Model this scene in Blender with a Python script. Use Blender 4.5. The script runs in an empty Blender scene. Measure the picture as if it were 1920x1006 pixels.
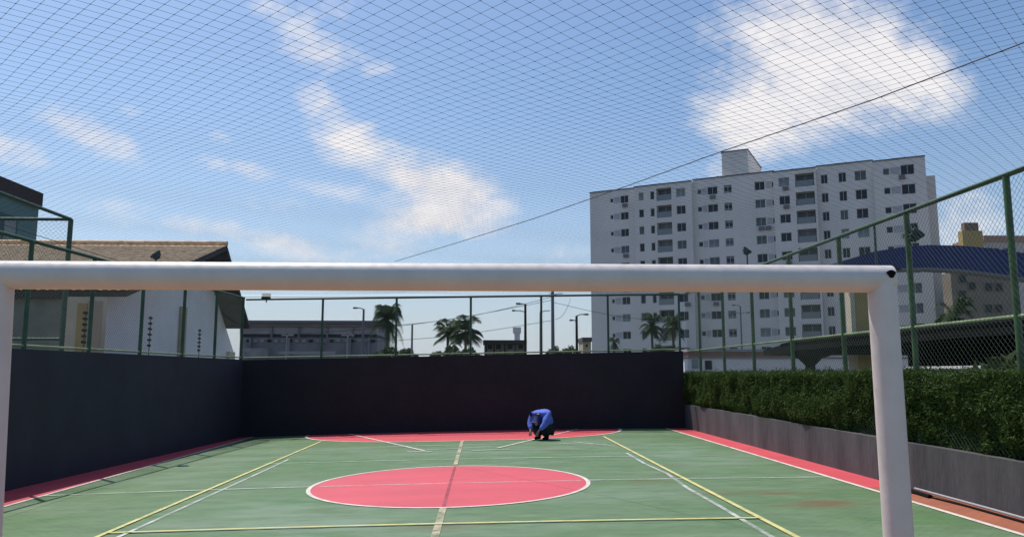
import bpy, bmesh, math, random
import numpy as np
from mathutils import Vector, Matrix, Euler
random.seed(7); rng = np.random.default_rng(11)
S = bpy.context.scene
C = S.collection
R = math.radians

# ------------------------------------------------------------ camera
FPX = 1480.0                      # focal length in photo pixels (1920 wide)
PITCH = math.atan(196 / FPX)
YAW = math.atan(57 / (FPX / math.cos(PITCH)))
EYE = 1.71
cam_d = bpy.data.cameras.new('camera'); cam = bpy.data.objects.new('camera', cam_d); C.objects.link(cam)
cam_d.sensor_width = 36; cam_d.lens = 36 * FPX / 1920; cam_d.clip_start = 0.05; cam_d.clip_end = 6000
cam.location = (0, 0, EYE); cam.rotation_euler = (math.pi / 2 + PITCH, 0, -YAW)
S.camera = cam

# ------------------------------------------------------------ light
SUN = Vector((-0.33, 0.38, 1.0)).normalized()          # towards the sun
sun_el = math.asin(SUN.z)
sd = bpy.data.lights.new('sun', 'SUN'); sd.energy = 4.2; sd.angle = R(0.53); sd.color = (1.0, 0.94, 0.84)
so = bpy.data.objects.new('sun', sd); C.objects.link(so); so.location = (-20, 20, 60)
so.rotation_euler = (-SUN).to_track_quat('-Z', 'Y').to_euler()
S.view_settings.view_transform = 'Standard'; S.view_settings.look = 'None'; S.view_settings.gamma = 1
S.view_settings.exposure = 0.0

# ------------------------------------------------------------ pixel rays (photo pixels to directions, used to measure the place)
F_ = Vector((math.sin(YAW) * math.cos(PITCH), math.cos(YAW) * math.cos(PITCH), math.sin(PITCH)))
R_ = Vector((math.cos(YAW), -math.sin(YAW), 0)); U_ = R_.cross(F_)
def ray(px, py): return F_ + R_ * ((px - 960) / FPX) + U_ * ((503 - py) / FPX)
def at_y(px, py, Y): d = ray(px, py); p = d * (Y / d.y); return Vector((p.x, p.y, p.z + EYE))
def at_x(px, py, X): d = ray(px, py); p = d * (X / d.x); return Vector((p.x, p.y, p.z + EYE))
def at_z(px, py, Z): d = ray(px, py); p = d * ((Z - EYE) / d.z); return Vector((p.x, p.y, p.z + EYE))

# ------------------------------------------------------------ world: sky with clouds
def N(nt, t, **kw):
    n = nt.nodes.new(t)
    for k, v in kw.items():
        if k in n.inputs: n.inputs[k].default_value = v
        else: setattr(n, k, v)
    return n
W = bpy.data.worlds.new('World'); S.world = W; W.use_nodes = True
nt = W.node_tree; nt.nodes.clear()
out = N(nt, 'ShaderNodeOutputWorld'); bg = N(nt, 'ShaderNodeBackground'); bg.inputs['Strength'].default_value = 0.11
nt.links.new(bg.outputs[0], out.inputs[0])
sky = N(nt, 'ShaderNodeTexSky', sky_type='NISHITA', sun_disc=False, sun_elevation=sun_el,
        sun_rotation=math.atan2(SUN.x, SUN.y), altitude=10, air_density=1.0, dust_density=1.6, ozone_density=2.0)
def M_(op, a, b=None, c=None, clamp=False, tree=None):
    tree = tree or nt
    n = tree.nodes.new('ShaderNodeMath'); n.operation = op; n.use_clamp = clamp
    for i, v in enumerate((a, b, c)):
        if v is None: continue
        if isinstance(v, (int, float)): n.inputs[i].default_value = v
        else: tree.links.new(v, n.inputs[i])
    return n.outputs[0]
tc = N(nt, 'ShaderNodeTexCoord'); sx = N(nt, 'ShaderNodeSeparateXYZ'); nt.links.new(tc.outputs['Generated'], sx.inputs[0])
ypos = M_('MAXIMUM', sx.outputs[1], 0.05)
cu = M_('DIVIDE', sx.outputs[0], ypos); cv = M_('DIVIDE', sx.outputs[2], ypos)
cv2 = N(nt, 'ShaderNodeCombineXYZ'); nt.links.new(cu, cv2.inputs[0]); nt.links.new(M_('MULTIPLY', cv, 1.5), cv2.inputs[1])
n1 = N(nt, 'ShaderNodeTexNoise', Scale=9.0, Detail=9.0, Roughness=0.62); nt.links.new(cv2.outputs[0], n1.inputs['Vector'])
n2 = N(nt, 'ShaderNodeTexNoise', Scale=3.0, Detail=4.0, Roughness=0.5); nt.links.new(cv2.outputs[0], n2.inputs['Vector'])
clouds = [  # px, py, half width, half height, tilt (deg, down to the right), weight
    (1540, 70, 165, 105, 8, 1.25), (1675, 135, 135, 75, 22, .8), (1430, 170, 120, 85, -25, .9), (1600, 190, 150, 55, -12, .6), (1480, 240, 150, 50, -12, .55), (1375, 250, 60, 60, 0, .5),
    (600, 100, 66, 42, 15, .95), (710, 130, 40, 18, 0, .5), (605, 190, 55, 32, 10, .85), (660, 262, 64, 38, 5, 1.3),
    (750, 322, 50, 28, 20, .55), (842, 360, 98, 48, 18, 1.5), (790, 405, 70, 26, 0, .6), (820, 425, 90, 26, 0, .55),
    (165, 248, 105, 30, 24, .85), (15, 280, 70, 30, 22, .8), (445, 315, 85, 20, 12, .7), (415, 255, 45, 18, 30, .5),
    (270, 215, 60, 16, 20, .4), (560, 468, 110, 22, 14, .7), (380, 425, 70, 16, 0, .4), (640, 360, 70, 20, 5, .4),
    (1800, 410, 90, 60, 10, .8), (1330, 320, 80, 22, -10, .5), (520, 20, 80, 30, 30, .4), (640, 20, 70, 30, 0, .35), (720, 460, 120, 30, 5, .4), (250, 400, 120, 30, 8, .35), (520, 380, 90, 25, 10, .35), (1060, 480, 120, 30, 0, .3)]
mask = None
for (px, py, hw, hh, tilt, wgt) in clouds:
    d = ray(px, py); u0 = d.x / d.y; v0 = d.z / d.y; k = 1 / FPX
    ca, sa = math.cos(R(tilt)), math.sin(R(tilt))
    du = M_('SUBTRACT', cu, u0); dv = M_('SUBTRACT', v0, cv)      # dv grows downward
    a = M_('MULTIPLY', M_('ADD', M_('MULTIPLY', du, ca), M_('MULTIPLY', dv, sa)), 1 / (hw * k))
    b = M_('MULTIPLY', M_('SUBTRACT', M_('MULTIPLY', dv, ca), M_('MULTIPLY', du, sa)), 1 / (hh * k))
    r2 = M_('ADD', M_('MULTIPLY', a, a), M_('MULTIPLY', b, b))
    g = M_('MULTIPLY', M_('EXPONENT', M_('MULTIPLY', r2, -0.9)), wgt)
    mask = g if mask is None else M_('ADD', mask, g)
n3 = N(nt, 'ShaderNodeTexNoise', Scale=26.0, Detail=8.0, Roughness=0.7, Distortion=0.4); nt.links.new(cv2.outputs[0], n3.inputs['Vector'])
nz = M_('ADD', M_('MULTIPLY', M_('SUBTRACT', n1.outputs[0], 0.5), 3.0), M_('MULTIPLY', M_('SUBTRACT', n2.outputs[0], 0.5), 1.0))
nz = M_('ADD', nz, M_('MULTIPLY', M_('SUBTRACT', n3.outputs[0], 0.5), 1.3))
edge = M_('MULTIPLY', nz, M_('MINIMUM', M_('ADD', M_('MULTIPLY', mask, 1.6), 0.08), 0.75))
cl = M_('MULTIPLY', M_('SUBTRACT', M_('ADD', mask, edge), 0.20), 1.0, clamp=True)
cl = M_('MULTIPLY', M_('SMOOTH_MIN', cl, 0.95, 0.1), M_('GREATER_THAN', sx.outputs[1], 0.05))
# pale band of moist air above the horizon
hz = M_('MULTIPLY', M_('POWER', M_('SUBTRACT', 1.0, M_('MINIMUM', M_('MULTIPLY', M_('MAXIMUM', sx.outputs[2], 0.0), 2.6), 1.0)), 2.2), 0.75)
grade = N(nt, 'ShaderNodeMix', data_type='RGBA', blend_type='MULTIPLY'); grade.inputs[0].default_value = 1.0
nt.links.new(sky.outputs[0], grade.inputs[6]); grade.inputs[7].default_value = (1.02, 1.165, 1.27, 1)
mh = N(nt, 'ShaderNodeMix', data_type='RGBA'); nt.links.new(hz, mh.inputs[0]); nt.links.new(grade.outputs[2], mh.inputs[6]); mh.inputs[7].default_value = (6.1, 6.7, 7.8, 1)
mc = N(nt, 'ShaderNodeMix', data_type='RGBA'); nt.links.new(cl, mc.inputs[0]); nt.links.new(mh.outputs[2], mc.inputs[6])
cc = N(nt, 'ShaderNodeMix', data_type='RGBA'); cc.inputs[6].default_value = (6.4, 6.5, 7.3, 1); cc.inputs[7].default_value = (8.5, 8.25, 8.3, 1)
nt.links.new(M_('MULTIPLY', M_('SUBTRACT', M_('ADD', n1.outputs[0], M_('MULTIPLY', n3.outputs[0], 0.5)), 0.52), 3.2, clamp=True), cc.inputs[0]); nt.links.new(cc.outputs[2], mc.inputs[7])
nt.links.new(mc.outputs[2], bg.inputs[0])

# ------------------------------------------------------------ materials
MATS = {}
def mat(name, col, rough=0.7, var=0.0, scale=8.0, bump=0.0, bscale=60.0, stretch=(1, 1, 1), metal=0.0, spec=0.5, trans=0.0, detail=5.0):
    if name in MATS: return MATS[name]
    m = bpy.data.materials.new(name); m.use_nodes = True; t = m.node_tree; p = t.nodes['Principled BSDF']
    p.inputs['Base Color'].default_value = (*col, 1); p.inputs['Roughness'].default_value = rough; p.inputs['Metallic'].default_value = metal
    p.inputs['Specular IOR Level'].default_value = spec
    tcn = N(t, 'ShaderNodeTexCoord'); mp = N(t, 'ShaderNodeMapping'); mp.inputs['Scale'].default_value = stretch
    t.links.new(tcn.outputs['Object'], mp.inputs[0])
    if var > 0:
        n = N(t, 'ShaderNodeTexNoise', Scale=scale, Detail=detail, Roughness=0.6); t.links.new(mp.outputs[0], n.inputs['Vector'])
        r = N(t, 'ShaderNodeValToRGB'); t.links.new(n.outputs[0], r.inputs[0])
        r.color_ramp.elements[0].position = 0.3; r.color_ramp.elements[1].position = 0.7
        r.color_ramp.elements[0].color = (*[c * (1 - var) for c in col], 1); r.color_ramp.elements[1].color = (*[min(1, c * (1 + var)) for c in col], 1)
        t.links.new(r.outputs[0], p.inputs['Base Color'])
    if bump > 0:
        n = N(t, 'ShaderNodeTexNoise', Scale=bscale, Detail=4.0); t.links.new(mp.outputs[0], n.inputs['Vector'])
        b = N(t, 'ShaderNodeBump', Strength=bump, Distance=0.02); t.links.new(n.outputs[0], b.inputs['Height']); t.links.new(b.outputs[0], p.inputs['Normal'])
    MATS[name] = m; return m
def worn(name, col, amount, scale=3.0, rough=0.65, stretch=(1, 1, 1), lo=0.35, hi=0.6):
    """paint that has partly worn off: transparent where the noise is low"""
    m = mat(name, col, rough, var=0.12, scale=6)
    t = m.node_tree; p = t.nodes['Principled BSDF']; o = t.nodes['Material Output']
    tr = N(t, 'ShaderNodeBsdfTransparent'); mx = N(t, 'ShaderNodeMixShader'); n = N(t, 'ShaderNodeTexNoise', Scale=scale, Detail=8.0, Roughness=0.7)
    tcn = N(t, 'ShaderNodeTexCoord'); mp = N(t, 'ShaderNodeMapping'); mp.inputs['Scale'].default_value = stretch
    t.links.new(tcn.outputs['Object'], mp.inputs[0]); t.links.new(mp.outputs[0], n.inputs['Vector'])
    mr = N(t, 'ShaderNodeMapRange'); mr.inputs[1].default_value = lo; mr.inputs[2].default_value = hi; mr.inputs[3].default_value = 1 - amount; mr.inputs[4].default_value = 1
    t.links.new(n.outputs[0], mr.inputs[0]); t.links.new(mr.outputs[0], mx.inputs[0]); t.links.new(tr.outputs[0], mx.inputs[1]); t.links.new(p.outputs[0], mx.inputs[2])
    t.links.new(mx.outputs[0], o.inputs[0]); return m
def glass(name, col, rough=0.12):
    m = mat(name, col, rough, spec=0.25, var=0.3, scale=0.35); return m

white_gloss = mat('white goal paint', (0.64, 0.59, 0.575), 0.5, var=0.07, scale=7, detail=10, bump=0.05, bscale=25)
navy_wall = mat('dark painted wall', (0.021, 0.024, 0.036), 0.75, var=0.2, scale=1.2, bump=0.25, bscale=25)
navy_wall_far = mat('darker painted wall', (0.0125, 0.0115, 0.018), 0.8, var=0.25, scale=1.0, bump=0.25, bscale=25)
green_steel = mat('green fence paint', (0.018, 0.07, 0.035), 0.45, var=0.35, scale=5)
green_right = mat('sun bleached green fence paint', (0.042, 0.095, 0.036), 0.5, var=0.5, scale=4)
wire_green = mat('green coated wire', (0.09, 0.14, 0.10), 0.55)
cord = mat('net cord', (0.022, 0.04, 0.07), 0.9)
concrete = mat('curb concrete', (0.074, 0.071, 0.078), 0.9, var=0.42, scale=1.7, bump=0.5, bscale=14, stretch=(1, 1, .35), detail=9)
soil = mat('soil', (0.05, 0.035, 0.025), 1.0, var=0.4, scale=6)
ground_m = mat('asphalt ground', (0.09, 0.088, 0.085), 0.95, var=0.3, scale=0.6)
tower_white = mat('tower off white render', (0.66, 0.62, 0.575), 0.9, var=0.07, scale=0.25, stretch=(1, 1, .3))
tower_side = tower_white
black_m = mat('black rubber', (0.008, 0.008, 0.009), 0.9, spec=0.1)
white_paint = mat('white wall paint', (0.82, 0.79, 0.76), 0.85, var=0.06, scale=1.5)
cream = mat('cream render', (0.58, 0.50, 0.36), 0.9, var=0.08, scale=2)
beige = mat('beige render', (0.40, 0.33, 0.22), 0.9, var=0.12, scale=2)
ochre = mat('ochre render', (0.42, 0.30, 0.12), 0.9, var=0.12, scale=2)
teal = mat('teal render', (0.10, 0.19, 0.18), 0.8, var=0.12, scale=1)
brown = mat('dark brown cladding', (0.035, 0.02, 0.018), 0.8, var=0.2, scale=2)
blue_m = mat('blue metal sheet', (0.011, 0.023, 0.12), 0.6, var=0.15, scale=1)
gray_c = mat('grey concrete', (0.20, 0.185, 0.20), 0.9, var=0.25, scale=0.5)
gray_l = mat('light concrete', (0.27, 0.26, 0.27), 0.9, var=0.2, scale=0.6)
dark_gap = mat('dark interior', (0.02, 0.02, 0.025), 0.9)
terracotta = mat('terracotta band', (0.24, 0.13, 0.10), 0.9, var=0.15, scale=2)
shade_cloth = mat('black shade cloth', (0.005, 0.005, 0.006), 0.95, var=0.5, scale=9, spec=0.02)
lamp_gray = mat('grey galvanised pole', (0.12, 0.12, 0.14), 0.6)
alum = mat('window aluminium', (0.45, 0.45, 0.45), 0.5)
glass_dark = glass('dark window glass', (0.024, 0.028, 0.036))
glass_mid = glass('window glass with blind', (0.10, 0.12, 0.125), 0.25)
glass_pale = glass('frosted window glass', (0.20, 0.23, 0.23), 0.3)
bark = mat('palm bark', (0.12, 0.10, 0.075), 0.95, var=0.3, scale=3, stretch=(1, 1, 5))
tile_m = mat('roof tile clay', (0.70, 0.47, 0.28), 0.9, var=0.45, scale=5)
wood_m = mat('dark eave wood', (0.05, 0.04, 0.036), 0.85, var=0.3, scale=4)

def leaf_mat(name, a, b, rough=0.6):
    m = bpy.data.materials.new(name); m.use_nodes = True; t = m.node_tree; p = t.nodes['Principled BSDF']; p.inputs['Roughness'].default_value = rough
    p.inputs['Specular IOR Level'].default_value = 0.08
    n = N(t, 'ShaderNodeTexNoise', Scale=1.6, Detail=6.0); tcn = N(t, 'ShaderNodeTexCoord'); t.links.new(tcn.outputs['Object'], n.inputs['Vector'])
    g = N(t, 'ShaderNodeNewGeometry'); ad = M_('ADD', M_('MULTIPLY', n.outputs[0], 0.75), M_('MULTIPLY', g.outputs['Random Per Island'], 0.4), tree=t)
    r = N(t, 'ShaderNodeValToRGB'); t.links.new(ad, r.inputs[0]); r.color_ramp.elements[0].position = 0.38; r.color_ramp.elements[1].position = 0.78
    r.color_ramp.elements[0].color = (*a, 1); r.color_ramp.elements[1].color = (*b, 1)
    tl = N(t, 'ShaderNodeBsdfTranslucent'); mx = N(t, 'ShaderNodeMixShader'); mx.inputs[0].default_value = 0.25
    t.links.new(r.outputs[0], p.inputs['Base Color']); t.links.new(r.outputs[0], tl.inputs[0])
    t.links.new(p.outputs[0], mx.inputs[1]); t.links.new(tl.outputs[0], mx.inputs[2]); t.links.new(mx.outputs[0], t.nodes['Material Output'].inputs[0])
    return m
hedge_leaf = leaf_mat('hedge leaves', (0.012, 0.030, 0.008), (0.058, 0.096, 0.025))
palm_leaf = leaf_mat('palm leaves', (0.014, 0.028, 0.016), (0.04, 0.065, 0.03))
bush_leaf = leaf_mat('bush leaves', (0.02, 0.03, 0.015), (0.06, 0.08, 0.03))

# ------------------------------------------------------------ mesh builder
class MB:
    def __init__(s): s.v = []; s.f = []; s.round = False
    def quad(s, a, b, c, d): n = len(s.v); s.v += [tuple(a), tuple(b), tuple(c), tuple(d)]; s.f.append((n, n + 1, n + 2, n + 3)); return s
    def box(s, x0, y0, z0, x1, y1, z1, M=None):
        P = [(x0, y0, z0), (x1, y0, z0), (x1, y1, z0), (x0, y1, z0), (x0, y0, z1), (x1, y0, z1), (x1, y1, z1), (x0, y1, z1)]
        if M is not None: P = [tuple(M @ Vector(p)) for p in P]
        n = len(s.v); s.v += P
        s.f += [tuple(n + i for i in q) for q in ((0, 3, 2, 1), (4, 5, 6, 7), (0, 1, 5, 4), (1, 2, 6, 5), (2, 3, 7, 6), (3, 0, 4, 7))]; return s
    def tube(s, pts, r, seg=8, cap=True):
        pts = [Vector(p) for p in pts]; rs = r if isinstance(r, (list, tuple)) else [r] * len(pts); n0 = len(s.v)
        ref = None
        for i, p in enumerate(pts):
            t = (pts[min(i + 1, len(pts) - 1)] - pts[max(i - 1, 0)]).normalized()
            if ref is None: ref = Vector((0, 0, 1)) if abs(t.z) < 0.9 else Vector((1, 0, 0))
            a = t.cross(ref).normalized(); b = t.cross(a).normalized(); ref = -b if False else ref
            for k in range(seg):
                w = 2 * math.pi * k / seg; s.v.append(tuple(p + (a * math.cos(w) + b * math.sin(w)) * rs[i]))
        for i in range(len(pts) - 1):
            for k in range(seg):
                k2 = (k + 1) % seg; s.f.append((n0 + i * seg + k, n0 + i * seg + k2, n0 + (i + 1) * seg + k2, n0 + (i + 1) * seg + k))
        if cap:
            m = n0 + (len(pts) - 1) * seg
            for base, rev in ((n0, True), (m, False)):
                q = len(s.v); s.v += s.v[base:base + seg]; f_ = tuple(q + k for k in range(seg)); s.f.append(f_[::-1] if rev else f_)
            s.round = True
        return s
    def prism(s, poly, ext):      # poly: 3D outline, ext: extrusion vector
        n = len(s.v); k = len(poly); e = Vector(ext); s.v += [tuple(Vector(p)) for p in poly] + [tuple(Vector(p) + e) for p in poly]
        s.f.append(tuple(range(n, n + k))); s.f.append(tuple(range(n + 2 * k - 1, n + k - 1, -1)))
        for i in range(k): j = (i + 1) % k; s.f.append((n + i, n + k + i, n + k + j, n + j))
        return s
    def build(s, name, m, parent=None, smooth=False, bevel=0):
        me = bpy.data.meshes.new(name); me.from_pydata(s.v, [], s.f); me.materials.append(m)
        if s.round: me.polygons.foreach_set('use_smooth', [len(f_) == 4 for f_ in s.f])
        me.update(); o = bpy.data.objects.new(name, me); C.objects.link(o)
        if parent: o.parent = parent; o.matrix_parent_inverse = Matrix.Translation(-parent.location) if parent.type == 'EMPTY' else Matrix()
        if bevel: b = o.modifiers.new('bevel', 'BEVEL'); b.width = bevel; b.segments = 2; b.limit_method = 'ANGLE'
        return o
def np_mesh(name, V, Fq, m, parent=None):
    me = bpy.data.meshes.new(name); V = np.asarray(V, np.float32); Fq = np.asarray(Fq, np.int32); k = Fq.shape[1]
    me.vertices.add(len(V)); me.vertices.foreach_set('co', V.ravel()); me.loops.add(Fq.size); me.loops.foreach_set('vertex_index', Fq.ravel())
    me.polygons.add(len(Fq)); me.polygons.foreach_set('loop_start', np.arange(0, Fq.size, k, dtype=np.int32))
    me.update(calc_edges=True); me.validate(); me.materials.append(m); o = bpy.data.objects.new(name, me); C.objects.link(o)
    if parent: o.parent = parent; o.matrix_parent_inverse = Matrix.Translation(-parent.location) if parent.type == 'EMPTY' else Matrix()
    return o
def tag(o, label=None, cat=None, group=None, kind=None):
    for k, v in (('label', label), ('category', cat), ('group', group), ('kind', kind)):
        if v: o[k] = v
    return o
def thing(name, loc, label, cat, group=None):
    o = bpy.data.objects.new(name, None); C.objects.link(o); o.location = loc; o.empty_display_size = 0.2; return tag(o, label, cat, group)
# world-coordinate parts: a part built in world coordinates keeps its place under its empty
def strands(segs, r, sides=3):
    """many thin straight strands -> verts, quads (numpy); segs: (n,2,3)"""
    segs = np.asarray(segs, float); a = segs[:, 0]; b = segs[:, 1]; t = b - a; t /= np.linalg.norm(t, axis=1, keepdims=True) + 1e-9
    ref = np.where(np.abs(t[:, 2:3]) < 0.8, [[0, 0, 1.0]], [[1.0, 0, 0]]); u = np.cross(t, ref); u /= np.linalg.norm(u, axis=1, keepdims=True); w = np.cross(t, u)
    V = []; 
    for end in (a, b):
        for k in range(sides):
            ang = 2 * math.pi * k / sides; V.append(end + r * (u * math.cos(ang) + w * math.sin(ang)))
    V = np.stack(V, 1).reshape(-1, 3); n = len(segs); base = (np.arange(n) * 2 * sides)[:, None]
    Fq = np.concatenate([base + np.array([[k, (k + 1) % sides, sides + (k + 1) % sides, sides + k]]) for k in range(sides)])
    return V, Fq

# ------------------------------------------------------------ ground and court floor
def zf(x, y=0):                       # the slab falls to the left and is slightly crowned
    return 0.018 * x + 0.05 * max(0.0, 1 - ((x + 0.5) / 6.4) ** 2)
YF = 23.4                             # inner face of the end wall
def wallx(y): return -7.48 + (y - 13.1) * (7.48 - 6.93) / (YF - 13.1)
tag(MB().quad((-1500, -300, -0.3), (1500, -300, -0.3), (1500, 3000, -0.3), (-1500, 3000, -0.3)).build('ground', ground_m), kind='structure')

# green painted slab with wear
mf = bpy.data.materials.new('green court paint'); mf.use_nodes = True; t = mf.node_tree; p = t.nodes['Principled BSDF']; p.inputs['Roughness'].default_value = 0.55; p.inputs['Specular IOR Level'].default_value = 0.2
tcn = N(t, 'ShaderNodeTexCoord'); mp = N(t, 'ShaderNodeMapping'); mp.inputs['Scale'].default_value = (0.5, 1.6, 1); t.links.new(tcn.outputs['Object'], mp.inputs[0])
na = N(t, 'ShaderNodeTexNoise', Scale=0.45, Detail=5.0, Roughness=0.6); t.links.new(mp.outputs[0], na.inputs['Vector'])
nb = N(t, 'ShaderNodeTexNoise', Scale=5.0, Detail=8.0, Roughness=0.7); t.links.new(mp.outputs[0], nb.inputs['Vector'])
ra = N(t, 'ShaderNodeValToRGB'); t.links.new(na.outputs[0], ra.inputs[0])
ra.color_ramp.elements[0].position = 0.34; ra.color_ramp.elements[0].color = (0.092, 0.185, 0.074, 1)
ra.color_ramp.elements[1].position = 0.66; ra.color_ramp.elements[1].color = (0.156, 0.228, 0.140, 1)
e = ra.color_ramp.elements.new(0.5); e.color = (0.120, 0.196, 0.098, 1)
rb = N(t, 'ShaderNodeValToRGB'); t.links.new(nb.outputs[0], rb.inputs[0])
rb.color_ramp.elements[0].position = 0.3; rb.color_ramp.elements[0].color = (0.66, 0.70, 0.68, 1); rb.color_ramp.elements[1].position = 0.7; rb.color_ramp.elements[1].color = (1.3, 1.22, 1.28, 1)
mm = N(t, 'ShaderNodeMix', data_type='RGBA', blend_type='MULTIPLY'); mm.inputs[0].default_value = 0.8; t.links.new(ra.outputs[0], mm.inputs[6]); t.links.new(rb.outputs[0], mm.inputs[7])
# scuffs and stains at fixed places on the slab: x, y, half sizes, colour strength
sep = N(t, 'ShaderNodeSeparateXYZ'); t.links.new(tcn.outputs['Object'], sep.inputs[0])
def stain_mask(spots, nsc, thr):
    ns = N(t, 'ShaderNodeTexNoise', Scale=nsc, Detail=6.0, Roughness=0.65); t.links.new(mp.outputs[0], ns.inputs['Vector']); tot = None
    for (x0, y0, hx, hy, w) in spots:
        a = M_('MULTIPLY', M_('SUBTRACT', sep.outputs[0], x0, tree=t), 1 / hx, tree=t); b = M_('MULTIPLY', M_('SUBTRACT', sep.outputs[1], y0, tree=t), 1 / hy, tree=t)
        g = M_('MULTIPLY', M_('EXPONENT', M_('MULTIPLY', M_('ADD', M_('MULTIPLY', a, a, tree=t), M_('MULTIPLY', b, b, tree=t), tree=t), -1.0, tree=t), tree=t), w, tree=t)
        tot = g if tot is None else M_('ADD', tot, g, tree=t)
    return M_('MULTIPLY', tot, M_('MULTIPLY', M_('SUBTRACT', ns.outputs[0], thr, tree=t), 5.0, clamp=True, tree=t), clamp=True, tree=t)
brn = stain_mask([(3.75, 10.9, .6, .18, 1.8), (4.2, 10.0, .55, .26, 1.6), (2.6, 12.2, .4, .3, .7), (-.4, 9.0, .5, .3, .5), (1.6, 17.2, .5, .3, .5), (-3.2, 19.4, .8, .25, .4), (-1.8, 18.3, .7, .3, .35), (3.4, 11.4, .3, .12, .6), (3.3, 12.9, .7, .25, .35), (3.6, 14.2, .8, .4, .3)], 2.2, 0.40)
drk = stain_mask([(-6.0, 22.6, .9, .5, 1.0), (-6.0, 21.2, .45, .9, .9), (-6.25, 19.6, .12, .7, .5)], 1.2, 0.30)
lt = stain_mask([(-2.5, 10.6, 1.6, 1.2, .55), (-5.4, 20.4, .3, .12, .8), (4.3, 15.5, 1.2, 2.6, .6), (0, 17.5, 4, 1.4, .5), (-1.6, 9.0, 1.5, .8, .5), (1.9, 21.6, 2.5, .5, .5), (-5.2, 15, .7, 2.5, .4)], 1.8, 0.40)
def over(prev, fac, col):
    m = N(t, 'ShaderNodeMix', data_type='RGBA'); t.links.new(fac, m.inputs[0]); t.links.new(prev, m.inputs[6]); m.inputs[7].default_value = (*col, 1); return m.outputs[2]
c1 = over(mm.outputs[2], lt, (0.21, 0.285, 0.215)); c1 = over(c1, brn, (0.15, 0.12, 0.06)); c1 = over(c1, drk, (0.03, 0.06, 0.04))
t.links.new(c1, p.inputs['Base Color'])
rr = N(t, 'ShaderNodeMapRange'); t.links.new(nb.outputs[0], rr.inputs[0]); rr.inputs[3].default_value = 0.45; rr.inputs[4].default_value = 0.75; t.links.new(rr.outputs[0], p.inputs['Roughness'])
bpn = N(t, 'ShaderNodeBump', Strength=0.15, Distance=0.01); t.links.new(nb.outputs[0], bpn.inputs['Height']); t.links.new(bpn.outputs[0], p.inputs['Normal'])
red_m = mat('red court paint', (0.60, 0.072, 0.095), 0.55, var=0.10, scale=1.2, bump=0.1, bscale=30, stretch=(.6, 1.4, 1), detail=8)
brick_m = mat('faded terracotta court paint', (0.33, 0.105, 0.055), 0.7, var=0.15, scale=2.5, bump=0.15, detail=8)
white_line = worn('white line paint', (0.66, 0.60, 0.54), 0.45, 4, lo=.3, hi=.5)
white_faded = worn('faded white line paint', (0.50, 0.54, 0.50), 0.75, 1.6, lo=.38, hi=.62)
pink_faded = worn('faded pinkish line paint', (0.46, 0.42, 0.28), 0.8, 3, lo=.38, hi=.6)
yellow_line = worn('yellow line paint', (0.60, 0.55, 0.22), 0.55, 4, lo=.3, hi=.5)
crease = worn('dark red seam', (0.36, 0.05, 0.07), 0.4, 3)

def sheet(name, poly_fn, lift, m, nx=60, x0=-8.2, x1=6.05, label=None):
    """a sheet lying on the crowned slab; poly_fn(x) gives the list of (y0, y1) spans at x"""
    mb = MB(); xs = np.linspace(x0, x1, nx + 1)
    for a, b in zip(xs[:-1], xs[1:]):
        A = poly_fn(a); B = poly_fn(b)
        if not A or not B: continue
        mb.quad((a, A[0], zf(a) + lift), (b, B[0], zf(b) + lift), (b, B[1], zf(b) + lift), (a, A[1], zf(a) + lift))
    return tag(mb.build(name, m), kind='structure')
slab = MB(); xs = np.linspace(-8.4, 6.05, 61)
for a, b in zip(xs[:-1], xs[1:]):
    slab.quad((a, -6, zf(a)), (b, -6, zf(b)), (b, YF + .1, zf(b)), (a, YF + .1, zf(a)))
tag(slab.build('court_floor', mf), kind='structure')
# red run-off strips along both sides, red centre disc, red goal areas
XL, XR, CX, CY = -6.56, 5.42, -0.47, 12.42
sheet('red_side_strip', lambda x: (-6, YF + .09), 0.004, red_m, 6, -8.4, XL)
sheet('red_side_strip', lambda x: (11.3, YF + .09), 0.004, red_m, 6, XR, 6.05)
sheet('terracotta_side_strip', lambda x: (-6, 11.3), 0.004, brick_m, 6, XR, 6.05)
RX, RY = 2.10, 2.22
def disc(x, rx, ry): v = 1 - ((x - CX) / rx) ** 2; h = ry * math.sqrt(max(0, v)); return (CY - h, CY + h)
def ringxs(rx, n=90): return [CX - rx * math.cos(math.pi * i / n) for i in range(n + 1)]
mb = MB(); X = ringxs(RX)
for a, b in zip(X[:-1], X[1:]):
    A = disc(a, RX, RY); B = disc(b, RX, RY); mb.quad((a, A[0], zf(a) + .004), (b, B[0], zf(b) + .004), (b, B[1], zf(b) + .004), (a, A[1], zf(a) + .004))
tag(mb.build('red_centre_circle', red_m), kind='structure')
def path_strip(mb, pts, w, lift):
    pts = [Vector((p[0], p[1], 0)) for p in pts]; Q = []
    for i, p in enumerate(pts):
        t_ = (pts[min(i + 1, len(pts) - 1)] - pts[max(i - 1, 0)]).normalized(); n_ = Vector((-t_.y, t_.x, 0)) * (w / 2)
        Q.append(((p + n_), (p - n_)))
    for (a, b), (c, d) in zip(Q[:-1], Q[1:]):
        mb.quad((a.x, a.y, zf(a.x) + lift), (b.x, b.y, zf(b.x) + lift), (d.x, d.y, zf(d.x) + lift), (c.x, c.y, zf(c.x) + lift))
def line(x0, y0, x1, y1, w, mb, lift=.008):
    n = max(2, int(math.hypot(x1 - x0, y1 - y0) / .4)); path_strip(mb, [(x0 + (x1 - x0) * i / n, y0 + (y1 - y0) * i / n) for i in range(n + 1)], w, lift)
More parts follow.
